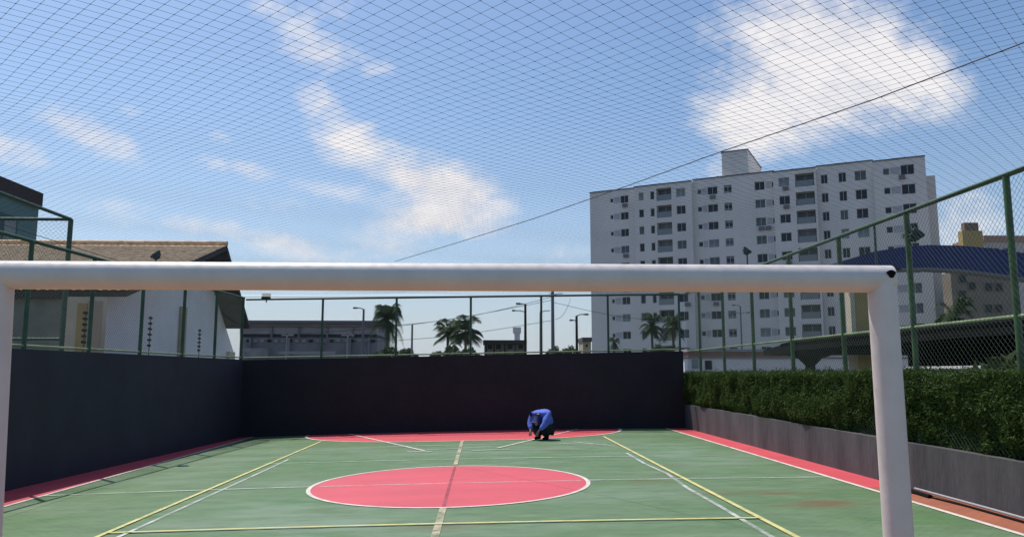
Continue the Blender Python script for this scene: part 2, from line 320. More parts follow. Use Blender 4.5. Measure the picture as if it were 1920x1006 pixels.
# goal area: quarter arcs joined by a straight piece, mirrored about the half line
def dpts(sign):
    P = []; y0 = 23.35
    for i in range(21): a = math.pi - math.pi / 2 * i / 20; P.append((CX - 0.75 + 3.75 * math.cos(a), y0 - 3.3 * math.sin(a)))
    for i in range(21): a = math.pi / 2 - math.pi / 2 * i / 20; P.append((CX + 0.75 + 3.75 * math.cos(a), y0 - 3.3 * math.sin(a)))
    return P if sign > 0 else [(x, 2 * CY - y) for x, y in P]
for sg in (1, -1):
    P = dpts(sg); mb = MB(); yb = 23.39 if sg > 0 else 1.44
    for a, b in zip(P[:-1], P[1:]):
        q = [(a[0], yb), (b[0], yb), (b[0], b[1]), (a[0], a[1])]; q = q if sg < 0 else q[::-1]
        mb.quad(*[(x, y, zf(x) + .004) for x, y in q])
    tag(mb.build('red_goal_area' if sg > 0 else 'terracotta_goal_area', red_m if sg > 0 else brick_m), kind='structure')
wl = MB()
line(XL, -5, XL, 23.38, .07, wl); line(XR, -5, XR, 23.38, .075, wl)
path_strip(wl, [(CX + RX * math.cos(2 * math.pi * i / 120), CY + RY * math.sin(2 * math.pi * i / 120)) for i in range(121)], .062, .008)
path_strip(wl, dpts(1), .08, .008); path_strip(wl, dpts(-1), .08, .008)
line(-3.79, 23.3, -1.22, 17.6, .07, wl, .012); line(2.8, 23.3, .36, 17.9, .07, wl, .012)
line(-1.6, 17.45, -1.05, 17.35, .07, wl, .016); 
tag(wl.build('white_court_lines', white_line), kind='structure')
fl = MB()
line(XL, CY, CX - RX - .03, CY, .075, fl); line(CX + RX + .03, CY, XR, CY, .075, fl); line(CX - RX + .1, CY, CX + RX - .1, CY, .05, fl, .006)
line(-4.2, 15.9, 3.0, 15.75, .07, fl)
path_strip(fl, [(-3.92, 16.6), (-3.90, 14.6), (-3.89, 11.5), (-3.88, 8.2), (-3.88, 6)], .055, .008)
path_strip(fl, [(2.97, 16.4), (2.95, 14.5), (3.02, 13.0), (2.93, 11.4), (2.93, 10.0), (2.9, 8.2), (2.9, 6)], .06, .008)
line(-1.2, 17.9, .2, 18.3, .07, fl, .008); line(0.5, 18.9, -2.2, 18.9, .06, fl, .008); line(-.2, 17.35, .6, 17.55, .08, fl, .02)
line(2.2, 19.2, 3.0, 17.9, .07, fl, .008); line(1.8, 18.7, 2.9, 18.3, .05, fl, .016); line(4.3, 22.9, 5.4, 22.9, .06, fl, .008)
tag(fl.build('faded_white_lines', white_faded), kind='structure')
yl = MB()
line(-4.12, 20.9, -4.12, 3.6, .06, yl, .012); line(3.14, 20.6, 3.14, 3.6, .065, yl, .012); line(-4.12, 9.15, 3.14, 9.05, .055, yl, .016)
tag(yl.build('yellow_court_lines', yellow_line), kind='structure')
pf = MB(); line(CX, 19.95, CX, 14.7, .075, pf, .012); line(CX, 10.15, CX, 4.4, .085, pf, .010); tag(pf.build('faded_centre_line', pink_faded), kind='structure')
cr = MB(); line(CX, 14.55, CX, 10.25, .045, cr, .008); tag(cr.build('centre_seam', crease), kind='structure')

# ------------------------------------------------------------ perimeter walls
mb = MB()
def wall_prism(mb, a, b, th, z0a, z0b, z1a, z1b, nrm):
    a = Vector(a); b = Vector(b); n = Vector(nrm).normalized() * th
    P = [(a.x, a.y, z0a), (b.x, b.y, z0b), (b.x, b.y, z1b), (a.x, a.y, z1a)]
    mb.prism(P, (n.x, n.y, 0))
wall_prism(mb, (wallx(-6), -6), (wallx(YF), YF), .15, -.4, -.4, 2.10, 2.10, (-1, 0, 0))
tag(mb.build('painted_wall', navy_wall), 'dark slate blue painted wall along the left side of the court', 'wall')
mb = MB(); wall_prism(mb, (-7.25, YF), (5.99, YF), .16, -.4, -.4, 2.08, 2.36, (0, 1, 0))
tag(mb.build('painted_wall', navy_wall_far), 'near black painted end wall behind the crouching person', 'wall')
# low concrete kerb wall that holds the hedge bed
mb = MB(); mb.prism([(6.0, -6, -.3), (6.0, -6, .66), (6.0, YF + .1, .80), (6.0, YF + .1, -.3)], (.14, 0, 0))
tag(mb.build('retaining_wall', concrete), 'low stained bare concrete wall along the foot of the hedge', 'wall')
tag(MB().box(6.15, -6, -.3, 8.0, 26, .6).build('planter_soil', soil), kind='structure')

# ------------------------------------------------------------ hedge
def leaf_cloud(P, nrm, size, rngs=rng):
    n = len(P); a = rngs.normal(size=(n, 3)); a /= np.linalg.norm(a, axis=1, keepdims=True); b = np.cross(a, rngs.normal(size=(n, 3)) + nrm); b /= np.linalg.norm(b, axis=1, keepdims=True) + 1e-9
    s = size * rngs.uniform(.5, 1.6, (n, 1)); L = a * s; Wd = b * s * .30
    V = np.stack([P - L, P + Wd, P + L, P - Wd], 1).reshape(-1, 3); Fq = np.arange(4 * n).reshape(-1, 4); return V, Fq
hd = thing('hedge', (6.6, 14, .6), 'long dark green clipped hedge on the low concrete wall beside the court', 'hedge')
Vs = []; Fs = []; off = 0
from mathutils import noise as mnoise
def lump(y, z): return np.array([.13 * mnoise.noise(Vector((a * 1.1, b * 1.6, 0))) + .07 * mnoise.noise(Vector((a * 3.3, b * 3.6, 5))) for a, b in zip(y, z)])
def hz_top(y): return 1.69 + .002 * (23 - y) + .02 * np.sin(y * 1.7) + .015 * np.sin(y * 4.7 + 1)
for (n, kind) in ((120000, 'face'), (42000, 'top'), (12000, 'end'), (9000, 'sprig')):
    y = rng.uniform(0, 1, n) ** 0.85; y = 5.0 + y * 19.2
    if kind == 'face':
        z = rng.uniform(.74, 1, n); z = .74 + rng.uniform(0, 1, n) * (hz_top(y) - .74); x = 6.02 + rng.exponential(.07, n) - lump(y, z)
        x += .10 * np.clip((.95 - z) / .2, 0, 1); nr = np.array([-1, 0, .3]); sz = .027
    elif kind == 'top':
        x = rng.uniform(6.0, 7.2, n); z = hz_top(y) - rng.exponential(.05, n) + .03 * np.sin(x * 9 + y * 6); nr = np.array([0, 0, 1]); sz = .028
    elif kind == 'end':
        y = 24.2 - rng.exponential(.1, n); x = rng.uniform(6.05, 7.2, n); z = rng.uniform(.7, 1.7, n); nr = np.array([0, 1, 0]); sz = .04
    else:
        x = rng.uniform(5.98, 6.9, n); z = hz_top(y) + np.abs(rng.normal(0, .03, n)) * (1 + .8 * np.sin(y * 3.1) * np.sin(y * 7.7)); nr = np.array([0, 0, 1]); sz = .026
    V, Fq = leaf_cloud(np.stack([x, y, z], 1), nr, sz); Vs.append(V); Fs.append(Fq + off); off += len(V)
np_mesh('foliage', np.concatenate(Vs), np.concatenate(Fs), hedge_leaf, hd)
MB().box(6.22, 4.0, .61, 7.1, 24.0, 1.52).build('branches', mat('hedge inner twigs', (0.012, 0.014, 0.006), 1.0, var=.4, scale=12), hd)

# ------------------------------------------------------------ goal
GY = 2.85
gx0, gx1, gr = -1.716, 1.478, .05
goal = thing('goal_frame', ((gx0 + gx1) / 2, GY, 0), 'large white painted steel goal frame standing nearest the camera', 'goal')
MB().tube([(gx0, GY, 2.055), (gx1 + .035, GY, 2.055)], .0505, 40).build('crossbar', white_gloss, goal, smooth=False)
MB().tube([(gx0 + .065, GY, zf(gx0)), (gx0, GY, 2.06)], .0505, 40).build('goal_post', white_gloss, goal)
MB().tube([(gx1 + .010, GY, zf(gx1)), (gx1, GY, 2.06)], .0505, 40).build('goal_post', white_gloss, goal)
# open screw hole with a black plug near the corner
h = MB(); pts = []
for i in range(14): a = 2 * math.pi * i / 14; pts.append((gx1 + .012 + .0145 * math.cos(a) * (1 + .25 * math.sin(3 * a)), GY - .054, 2.068 + .0145 * math.sin(a)))
h.prism(pts, (0, .02, 0)); h.build('bolt_hole', black_m, goal)
# back stays of the goal (behind the camera side)
MB().tube([(gx0, GY + .0, 2.05), (gx0, GY - 1.0, 2.05)], .001, 4) if False else None

# ------------------------------------------------------------ chain link fences
def fence(name, label, A, B, ztop, zbot, zmid, posts, steel, rp=.038, mesh_r=.002, pitch=.085, zpost0=None, seedoff=0):
    A = Vector(A); B = Vector(B); L = (B - A).length; d = (B - A) / L; o = thing(name, (A.x, A.y, 0), label, 'fence')
    for s_ in posts:
        p_ = A + d * s_; MB().tube([(p_.x, p_.y, zbot(s_) - (.05 if zpost0 is None else zpost0)), (p_.x, p_.y, ztop(s_))], rp, 12).build('post', steel, o, smooth=False)
    n = 8
    for fn, rr_ in ((ztop, .032),) + tuple((z, .021) for z in zmid):
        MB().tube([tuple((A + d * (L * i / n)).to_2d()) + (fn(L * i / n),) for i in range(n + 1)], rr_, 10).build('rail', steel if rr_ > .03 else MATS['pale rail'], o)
    segs = []
    H = ztop(0) - zbot(0)
    for sgn in (1, -1):
        s_ = -H
        while s_ < L + H:
            a0, a1 = s_, s_ + H * sgn      # along coordinate at bottom, top
            t0, t1 = 0.0, 1.0
            if a0 != a1:
                ta = (0 - a0) / (a1 - a0); tb = (L - a0) / (a1 - a0); lo, hi = min(ta, tb), max(ta, tb); t0 = max(t0, lo); t1 = min(t1, hi)
            if t1 > t0 + .01:
                nn = 3
                for k in range(nn):
                    q = []
                    for tt in (t0 + (t1 - t0) * k / nn, t0 + (t1 - t0) * (k + 1) / nn):
                        al = a0 + (a1 - a0) * tt; pp = A + d * al; zz = zbot(al) + (ztop(al) - zbot(al)) * tt
                        wob = .012 * math.sin(al * 2.1 + zz * 3) ; q.append((pp.x - d.y * (wob + .03), pp.y + d.x * (wob + .03), zz))
                    segs.append(q)
            s_ += pitch
    V, Fq = strands(segs, mesh_r); np_mesh('wire_mesh', V, Fq, wire_green if steel is green_steel else MATS['wire right'], o)
    return o
mat('wire right', (0.07, 0.11, 0.08), 0.6)
MATS['pale rail'] = mat('sunlit pale green rail', (0.24, 0.31, 0.17), 0.6, var=0.35, scale=3)  # pale green of the lower rails, with sunlit tops put into the colour
# left fence on the slate wall
la = lambda y: (wallx(y) - .07, y)
LB = 23.45; y_first = 1.0
sx_ = lambda y: (Vector(la(y)) - Vector(la(y_first))).length
fence('chain_link_fence', 'green chain link fence on top of the left slate wall', (*la(y_first), 0), (*la(LB), 0), lambda s: 3.9, lambda s: 2.10,
      (lambda s: 2.16,), [sx_(y) for y in (1.6, 3.8, 6.0, 8.1, 10.2, 12.2, 13.35, 15.3, 17.3, 19.4, 21.4, 23.4)], green_steel)
fence('chain_link_fence', 'green chain link fence on top of the dark end wall', (-6.95, YF + .08, 0), (5.95, YF + .08, 0), lambda s: 3.86 + .016 * s, lambda s: 2.10 + .0205 * s,
      (lambda s: 2.15 + .0205 * s,), [2.25, 4.42, 6.62, 8.72, 10.72, 12.87], green_steel, rp=.034)
ys = [23.3 - 2.2 * i for i in range(11)]
fence('chain_link_fence', 'tall green chain link fence rising out of the hedge on the right', (6.16, .6, 0), (6.16, 23.5, 0), lambda s: 3.97 + .006 * s, lambda s: .75,
      (lambda s: 2.36,), [y - .6 for y in (22.15, 19.95, 17.75, 15.5, 13.25, 11.05, 8.85, 6.65, 4.45, 2.25)], green_right, rp=.04)

# neighbouring frame of green pipe with mesh, behind the left fence
c0 = at_y(133, 411, 17.0); c1 = at_y(119, 641, 17.0); zt = c0.z; zb = 2.42; cxn = c0.x
nf = thing('chain_link_cage', (cxn, 17, 0), 'taller corner of a green pipe and mesh cage behind the left fence', 'fence')
MB().tube([(cxn, 17, -.3), (cxn, 17, zt)], .05, 12).build('post', green_steel, nf)
MB().tube([(cxn, 12.0, -.3), (cxn, 12.0, zt)], .05, 12).build('post', green_steel, nf)
MB().tube([(-15, 17, -.3), (-15, 17, zt)], .05, 12).build('post', green_steel, nf)
MB().tube([(cxn, 17, zt), (cxn, 8, zt)], .035, 10).build('rail', green_steel, nf)
MB().tube([(cxn, 17, zt), (-15, 17, zt)], .035, 10).build('rail', green_steel, nf)
MB().tube([(cxn, 17, zb), (-15, 17, zb)], .03, 10).build('rail', green_steel, nf)
segs = []
for s_ in np.arange(-3, 9, .1):
    for sg in (1, -1):
        a0 = s_; a1 = s_ + sg * (zt - zb); t0, t1 = 0, 1; L = 15 + cxn
        ta, tb = (0 - a0) / (a1 - a0), (L - a0) / (a1 - a0); t0 = max(0, min(ta, tb)); t1 = min(1, max(ta, tb))
        if t1 > t0: segs.append([(cxn - (a0 + (a1 - a0) * q), 17, zb + (zt - zb) * q) for q in (t0, t1)])
V, Fq = strands(segs, .0022); np_mesh('wire_mesh', V, Fq, wire_green, nf)

# ------------------------------------------------------------ overhead net and its cable
NZ = 4.02
def netz(x, y):
    sx1 = np.clip((x + 7.3) / 13.4, 0, 1); sy1 = np.clip((y + 1) / 24.4, 0, 1)
    return NZ - .10 * np.sin(np.pi * sx1) * np.sin(np.pi * sy1) + .03 * np.sin(x * 1.3 + y * .7) * np.sin(np.pi * sx1) + .015 * np.sin(y * 2.1 - x)
x0, x1, y0, y1 = -7.4, 6.12, -1.0, YF; dgl = .150; segs = []
for sg in (1, -1):
    for c_ in np.arange(-40, 60, dgl):          # y = c + sg*x
        xa, xb = x0, x1
        if sg > 0: xa = max(xa, y0 - c_); xb = min(xb, y1 - c_)
        else: xa = max(xa, c_ - y1); xb = min(xb, c_ - y0)
        if xb - xa < .1: continue
        n = max(2, int((xb - xa) / .45)); xs = np.linspace(xa, xb, n + 1); yy = c_ + sg * xs
        xs2 = xs + .02 * np.sin(yy * 1.1) ; zz = netz(xs, yy)
        P = np.stack([xs2, yy, zz], 1); segs.append(np.stack([P[:-1], P[1:]], 1))
segs = np.concatenate(segs); rad = np.interp(segs[:, :, 1].mean(1), [7, 14], [.0012, .0007])[:, None]; V, Fq = strands(segs, rad)
net = thing('overhead_net', (0, 12, NZ), 'dark diamond mesh net stretched overhead across the whole court', 'net')
np_mesh('netting', V, Fq, cord, net)
kx, ky = [], []
half = dgl / 2
for i in range(-300, 300):
    c_ = -40 + dgl * i
for i in np.arange(-40, 60, dgl):          # y = i + x  meets  y = j - x
    j = np.arange(-40, 60, dgl); xk = (j - i) / 2; yk = (i + j) / 2; ok = (xk > x0) & (xk < x1) & (yk > 2.5) & (yk < 13); kx.append(xk[ok]); ky.append(yk[ok])
kx = np.concatenate(kx); ky = np.concatenate(ky); kz = netz(kx, ky); K = np.stack([kx + .02 * np.sin(ky * 1.1), ky, kz], 1)
oc = np.array([(1, 0, 0), (-1, 0, 0), (0, 1, 0), (0, -1, 0), (0, 0, 1), (0, 0, -1)]) * np.array([.0055, .0055, .0035]); of_ = np.array([(0, 2, 4), (2, 1, 4), (1, 3, 4), (3, 0, 4), (2, 0, 5), (1, 2, 5), (3, 1, 5), (0, 3, 5)])
KV = (K[:, None, :] + oc[None]).reshape(-1, 3); KF = (np.arange(len(K))[:, None, None] * 6 + of_[None]).reshape(-1, 3)
tag(np_mesh('knots', KV, KF, cord, net), kind='stuff')
mb = MB(); mb.tube([(x0, y0, NZ), (x0 + .1, YF, NZ - .1)], .006, 6); mb.tube([(x0 + .1, YF, NZ - .1), (x1, YF, NZ)], .006, 6); mb.tube([(x1, YF, NZ), (x1, y0, NZ)], .006, 6)
mb.build('border_rope', cord, net)
P = [at_z(px, py, 4.0) for px, py in ((1990, 52), (1920, 80), (1640, 186), (1350, 285), (1180, 347), (1000, 410), (860, 454), (740, 490))]
tag(MB().tube(P, .0055, 8).build('support_cable', mat('steel cable', (.05, .05, .06), .6)), 'single dark cable running diagonally beneath the overhead net', 'cable')

# ------------------------------------------------------------ floodlights
def floodlight(p, label, size=.3, ang=0, face=(0, -1, 0), stem=.25):
    o = thing('floodlight', (p.x, p.y, p.z), label, 'floodlight', None)
    M = Matrix.Translation(p) @ Matrix.Rotation(ang, 4, 'Z') @ Matrix.Rotation(R(-50), 4, 'X'); s = size
    hb = MB(); hb.box(-s / 2, -.02, -s * .38, s / 2, .035, s * .38, M); hb.box(-s * .4, .037, -s * .30, s * .4, .09, s * .30, M); hb.box(-s * .2, .092, -s * .16, s * .2, .13, s * .16, M)
    hb.build('housing', mat('floodlight housing', (.02, .05, .06), .5), o)
    MB().box(-s * .42, -.028, -s * .32, s * .42, -.022, s * .32, M).build('lens', glass_mid, o)
    MB().tube([(p.x, p.y + .06, p.z), (p.x, p.y + .06, p.z - stem)], .018, 8).build('bracket', green_steel, o)
    return o
floodlight(at_x(291, 476, -7.3), 'dark teal floodlight above the left fence in front of the tiled roof', .26, R(-60), stem=.42)
floodlight(at_y(499, 554, YF + .1), 'small dark floodlight at the left end of the end wall fence', .26, R(10), stem=.2)
floodlight(at_x(1402, 468, 6.3), 'green floodlight on a stem in front of the apartment block', .22, R(60), stem=.55)
floodlight(at_x(1719, 437, 6.24), 'dark box floodlight clamped to a post of the hedge fence', .22, R(80), stem=.12)

# ------------------------------------------------------------ pipe by the kerb
pp = thing('pipe', (5.9, 9.7, .1), 'thin white pipe lying on the floor against the concrete wall', 'pipe')
P = [at_z(px, py, .15) for px, py in ((1712, 921), (1770, 938), (1840, 958), (1885, 966))]
MB().tube([(5.93, P[0].y + .3, .15), (5.93, P[0].y - 1.2, .145), (5.90, 7.6, .14)], .016, 10).build('tube', mat('white pvc', (.36, .35, .36), .5), pp)
MB().tube([(5.83, P[0].y + .35, .125), (5.80, P[0].y - .3, .125)], .035, 8).build('end_cap', black_m, pp)
tag(MB().tube([(5.70, 11.2, .118), (5.80, 10.6, .118), (5.86, 9.6, .12), (5.84, 8.4, .12), (5.86, 6.5, .12)], .014, 8).build('pipe_shadow', black_m), 'thin black strand laid as the shadow of the white pipe at the kerb', 'pipe_shadow')  # black strand added to stand for the shadow under the white pipe

# ------------------------------------------------------------ house on the left
house = thing('house', (-12, 25, 0), 'white gabled house with a clay tiled roof behind the left fence', 'house')
xw, xv = -9.9, -9.0
ya = at_x(195, 600, xw).y; yb_ = at_x(442, 640, xw).y
zE = at_x(197, 549, xw).z; pk = at_x(426, 460, xv); er = at_x(468, 608, xv)
el = at_x(230, 548, xv)           # verge passes here
yE0 = ya - .8; zE0 = 3.62
sl = (pk.z - el.z) / (pk.y - el.y)
zE0 = pk.z - sl * (pk.y - yE0)
def ztop_w(y): return (pk.z - sl * (pk.y - y) - .12) if y < pk.y else pk.z - (pk.z - er.z) / (er.y - pk.y) * (y - pk.y) - .12
mb = MB()
poly = [(xw, ya, -.3), (xw, yb_, -.3), (xw, yb_, ztop_w(yb_)), (xw, pk.y, ztop_w(pk.y)), (xw, ya, ztop_w(ya))]
mb.prism(poly, (-14, 0, 0)); mb.build('wall', white_paint, house)
# tiled roof: corrugated rows of tiles on the front slope
def tiled_slope(name, P0, P1, L, parent):   # P0 eave (y,z), P1 ridge (y,z), along -x from xv for L
    cw, rl = .22, .38; nx = int(L / cw) * 6; sv = Vector((0, P1[0] - P0[0], P1[1] - P0[1])); sl_ = sv.length; ny = int(sl_ / rl)
    nrm = Vector((1, 0, 0)).cross(sv).normalized(); nrm = nrm if nrm.z > 0 else -nrm
    V = []; Fq = []
    xs = np.linspace(0, L, nx + 1); prof = .016 * np.abs(np.sin(np.pi * xs / cw)) 
    rows = []
    for j in range(ny):
        for e, lift in ((0, .008), (1.0, 0.0)):
            t_ = (j + e) / ny; base = Vector((0, P0[0], P0[1])) + sv * t_
            rows.append(np.stack([xv - xs, np.full_like(xs, base.y) + nrm.y * (prof + lift), np.full_like(xs, base.z) + nrm.z * (prof + lift)], 1))
    V = np.concatenate(rows); m = nx + 1
    for j in range(len(rows) - 1):
        a = np.arange(nx) + j * m; Fq.append(np.stack([a, a + 1, a + 1 + m, a + m], 1))
    return np_mesh(name, V, np.concatenate(Fq), tile_m, parent)
tiled_slope('roof', (yE0, zE0), (pk.y, pk.z), 14.0, house)
tiled_slope('roof', (er.y, er.z), (pk.y, pk.z), 14.0, house)
mb = MB()      # soffit boards and verge beams below the tiles
mb.prism([(xv, yE0, zE0 - .03), (xv, pk.y, pk.z - .03), (xv, er.y, er.z - .03), (xv, er.y, er.z - .16), (xv, pk.y, pk.z - .18), (xv, yE0, zE0 - .16)], (-14, 0, 0))
mb.build('soffit', wood_m, house)
mb = MB(); mb.tube([(xv, pk.y, pk.z + .06), (xv - 14, pk.y, pk.z + .06)], .10, 8); mb.build('ridge_cap', tile_m, house)
q = at_x(340, 600, xw); MB().box(xw + .002, q.y - .22, -.3, xw + .10, q.y + .22, at_x(340, 575, xw).z).build('pilaster', beige, house)
q = at_x(432, 600, xw); MB().box(xw + .002, q.y - .3, -.3, xw + .12, q.y + .4, ztop_w(q.y) - .5).build('pilaster', cream, house)

# low beige garden wall and outbuilding in front of the house
gw = thing('garden_wall', (-9.8, 17, 0), 'beige wall with an ochre stripe left of the white house', 'wall')
a = at_y(118, 556, 18.6); b = at_y(196, 556, 18.6)
MB().box(a.x, 18.6, -.3, b.x - .02, 18.8, a.z).build('panel', cream, gw)
s0 = at_y(148, 560, 18.6); s1 = at_y(166, 560, 18.6); MB().box(s0.x, 18.56, -.3, s1.x, 18.6, s0.z - .1).build('stripe', ochre, gw)
s0 = at_y(166, 560, 18.6); MB().box(s0.x + .01, 18.57, -.3, b.x - .03, 18.6, s0.z - .05).build('stripe', mat('dusty pink render', (.42, .33, .25), .9), gw)
ob = thing('outbuilding', (-13, 19.5, 0), 'grey green rendered outbuilding behind the left goal post', 'building')
b2 = at_y(116, 556, 19.5); MB().box(-19, 19.5, -.3, b2.x, 23, b2.z - .05).build('wall', mat('grey green render', (.20, .21, .18), .9, var=.2, scale=3), ob)
MB().box(-19, 19.3, b2.z - .05, b2.x + .1, 23.2, b2.z + .09).build('roof_edge', brown, ob)

# electric fence stand-offs along the left boundary
def efence(px, ptop, X, label, n=6):
    tp = at_x(px, ptop, X); o = thing('electric_fence_post', (X, tp.y, 2.0), label, 'fence post', 'electric fence posts behind the left wall')
    MB().tube([(X, tp.y, 1.9), (X, tp.y, tp.z)], .013, 6).build('rod', lamp_gray, o)
    for k in range(n):
        z = tp.z - .05 - (tp.z - 2.3) * k / n; MB().tube([(X - .005, tp.y - .06, z), (X - .005, tp.y + .06, z)], [.03, .03], 8).build('insulator', black_m, o)
efence(161, 582, -8.6, 'electric fence rod with black insulators in front of the ochre striped wall')
efence(283, 592, -8.2, 'electric fence rod with black insulators between two posts on white wall')
efence(375, 616, -8.2, 'short electric fence rod with black insulators nearest the house corner')

# teal building far left
tb = thing('apartment_building', (-24, 32, 0), 'teal building with a dark brown top band at the left edge', 'building')
c_ = at_y(75, 362, 40); zt = c_.z; xr = c_.x; band = at_y(75, 386, 40).z
MB().box(xr - 12, 24, -.3, xr, 40, band).build('wall', teal, tb)
MB().box(xr - 12.1, 23.9, band, xr + .12, 40.1, zt).build('parapet', brown, tb)
MB().box(xr - 4, 32.5, zt, xr - .6, 35.6, zt + 1.3).build('roof_tank', brown, tb)
for yy, zc in ((37.3, band - 1.6), (33.3, band - 1.6), (37.3, band - 4.4), (33.3, band - 4.4)):
    f = MB().box(xr, yy - .95, zc - .65, xr + .05, yy + .95, zc + .65).build('window', mat('dark teal frame', (.02, .07, .065), .6), tb)
    MB().box(xr + .05, yy - .1, zc - .5, xr + .06, yy + .8, zc + .5).build('pane', glass_pale, f)
MB().box(xr + .01, 24, band - .2, xr + .08, 40, band - .02).build('cornice', mat('greenish trim', (.12, .2, .15), .8), tb)

# ------------------------------------------------------------ big white apartment block
A = at_y(1106, 371, 129); B = at_y(1733, 284, 105); zR = (A.z + B.z) / 2
ux = Vector((B.x - A.x, B.y - A.y, 0)); Lf = ux.length; ux /= Lf; nx_ = Vector((ux.y, -ux.x, 0)); nx_ = nx_ if nx_.y < 0 else -nx_
def upx(px, py=372):
    d = ray(px, py); a, b = d.x, d.y      # A + u*ux = s*d
    det = ux.x * (-b) + ux.y * a; return ((-A.x) * (-b) + (-A.y) * a) / det
TB = Matrix(((ux.x, -nx_.x, 0, A.x), (ux.y, -nx_.y, 0, A.y), (0, 0, 1, 0), (0, 0, 0, 1)))   # local: x along, y inward, z up
tw = thing('apartment_block', (A.x, A.y, 0), 'large white ten storey apartment block with rows of windows', 'building')
floors = [zR - 1.62 - 2.78 * i for i in range(10)]
wmb = MB()
segdefs = [(0, upx(1192), 0.0), (upx(1192), upx(1299), -.7), (upx(1299), upx(1452), .25), (upx(1452), upx(1533), -.7), (upx(1533), upx(1640), .2), (upx(1640), Lf, -.5)]
cols = [  # px0, px1, half height, type
    (1144, 1149.5, .34, 's'), (1163, 1178, .62, 'w'), (1200, 1209, .66, 'w'), (1221.5, 1229, .66, 'n'), (1233, 1261, 1.0, 'b'), (1270, 1287, .68, 'w'),
    (1307, 1315, .38, 's'), (1326, 1345, .62, 'w'), (1356, 1371, .62, 'g'), (1414, 1433, .66, 'w'), (1446, 1452.5 - 1, .42, 's'),
    (1461, 1481, .66, 'w'), (1492, 1527.5, 1.0, 'b'), (1539, 1552, .68, 'w'), (1572.5, 1587, .72, 'w'), (1603, 1625, .72, 'w'), (1657, 1669, .45, 's'), (1690, 1716, .72, 'v')]
def rowy(px): return 372 if px < 1350 else 345
holes = []
for (p0, p1, hh, ty) in cols: holes.append((upx(p0, rowy(p0)), upx(p1, rowy(p1)), hh, ty))
def q3(mb, pts): mb.quad(*[TB @ Vector(p_) for p_ in pts])
for (u0, u1, off_) in segdefs:
    hs = [h_ for h_ in holes if h_[0] >= u0 - .2 and h_[1] <= u1 + .3]
    top = zR + (.35 if off_ > .1 else 0)
    ubr = sorted(set([u0, u1] + [max(u0, h_[0]) for h_ in hs] + [min(u1, h_[1]) for h_ in hs]))
    for a, b in zip(ubr[:-1], ubr[1:]):
        hh = [h_ for h_ in hs if h_[0] <= a + 1e-6 and h_[1] >= b - 1e-6]
        zc = -.3
        if hh:
            for z in floors[::-1]:
                q3(wmb, [(a, off_, zc), (b, off_, zc), (b, off_, z - hh[0][2]), (a, off_, z - hh[0][2])]); zc = z + hh[0][2]
        q3(wmb, [(a, off_, zc), (b, off_, zc), (b, off_, top), (a, off_, top)])
    for h_ in hs:
        dp = 1.2 if h_[3] == 'b' else .3
        for z in floors:
            a, b, z0, z1 = h_[0], h_[1], z - h_[2], z + h_[2]; o0, o1 = off_, off_ + dp
            q3(wmb, [(a, o0, z0), (b, o0, z0), (b, o1, z0), (a, o1, z0)]); q3(wmb, [(a, o1, z1), (b, o1, z1), (b, o0, z1), (a, o0, z1)])
            q3(wmb, [(a, o0, z0), (a, o1, z0), (a, o1, z1), (a, o0, z1)]); q3(wmb, [(b, o1, z0), (b, o0, z0), (b, o0, z1), (b, o1, z1)])
    for uu in (u0, u1): q3(wmb, [(uu, off_, -.3), (uu, 14, -.3), (uu, 14, top), (uu, off_, top)])
    q3(wmb, [(u0, off_, top), (u1, off_, top), (u1, 14, top), (u0, 14, top)])
q3(wmb, [(0, 14, -.3), (Lf, 14, -.3), (Lf, 14, zR), (0, 14, zR)])
wmb.build('wall', tower_white, tw)
TBr = TB
cp = MB()
for (u0, u1, off_) in segdefs:
    top = zR + (.35 if off_ > .1 else 0); cp.box(u0 - .05, off_ - .12, top, u1 + .05, off_ + .2, top + .16, TB)
cp.build('parapet_cap', mat('parapet cap', (.10, .10, .11), .8), tw)
# stair and lift tower on the roof, rear wing
q0, q1 = upx(1351, 320), upx(1400, 310)
zt = zR + 4.5
MB().box(q0, 1.2, zR - .5, q1, 14.0, zt, TB).build('roof_tower', tower_white, tw)
MB().box(q0 - .1, 1.1, zt, q1 + .1, 14.1, zt + .15, TB).build('parapet_cap', MATS['parapet cap'], tw)
u9 = Lf
MB().box(u9 + .02, 5.0, -.3, u9 + 1.3, 15, zR - 1.6, TB).build('rear_wing', tower_white, tw)
# windows
protos = {}
def win_proto(w, h, ty, g):
    key = (round(w, 2), ty, g)
    if key in protos: return protos[key]
    f = MB(); t_ = .07
    f.box(-w / 2, -.04, -h / 2, -w / 2 + t_, .04, h / 2); f.box(w / 2 - t_, -.04, -h / 2, w / 2, .04, h / 2)
    f.box(-w / 2 + t_, -.04, -h / 2, w / 2 - t_, .04, -h / 2 + t_); f.box(-w / 2 + t_, -.04, h / 2 - t_, w / 2 - t_, .04, h / 2)
    if w > .9: f.box(-.03, -.03, -h / 2 + t_, .03, .03, h / 2 - t_)
    if ty == 'g':
        for k in (-.3, .3): f.box(-w / 2 + t_, -.03, k * h - .04, w / 2 - t_, .02, k * h + .04)
    fm = bpy.data.meshes.new('window'); fm.from_pydata(f.v, [], f.f); fm.materials.append(alum)
    gm = MB()
    if w > .9 and g != 'dark':
        gm.box(-w / 2 + t_, 0, -h / 2 + t_, w / 2 - t_, .01, h / 2 - t_)
    else: gm.box(-w / 2 + t_, 0, -h / 2 + t_, w / 2 - t_, .01, h / 2 - t_)
    m = {'dark': glass_dark, 'mid': glass_mid, 'pale': glass_pale}[g]
    gmm = bpy.data.meshes.new('pane'); gmm.from_pydata(gm.v, [], gm.f); gmm.materials.append(m)
    protos[key] = (fm, gmm); return protos[key]
def put(name, me, parent, M): o = bpy.data.objects.new(name, me); C.objects.link(o); o.parent = parent; o.matrix_parent_inverse = Matrix(); o.matrix_basis = M; return o
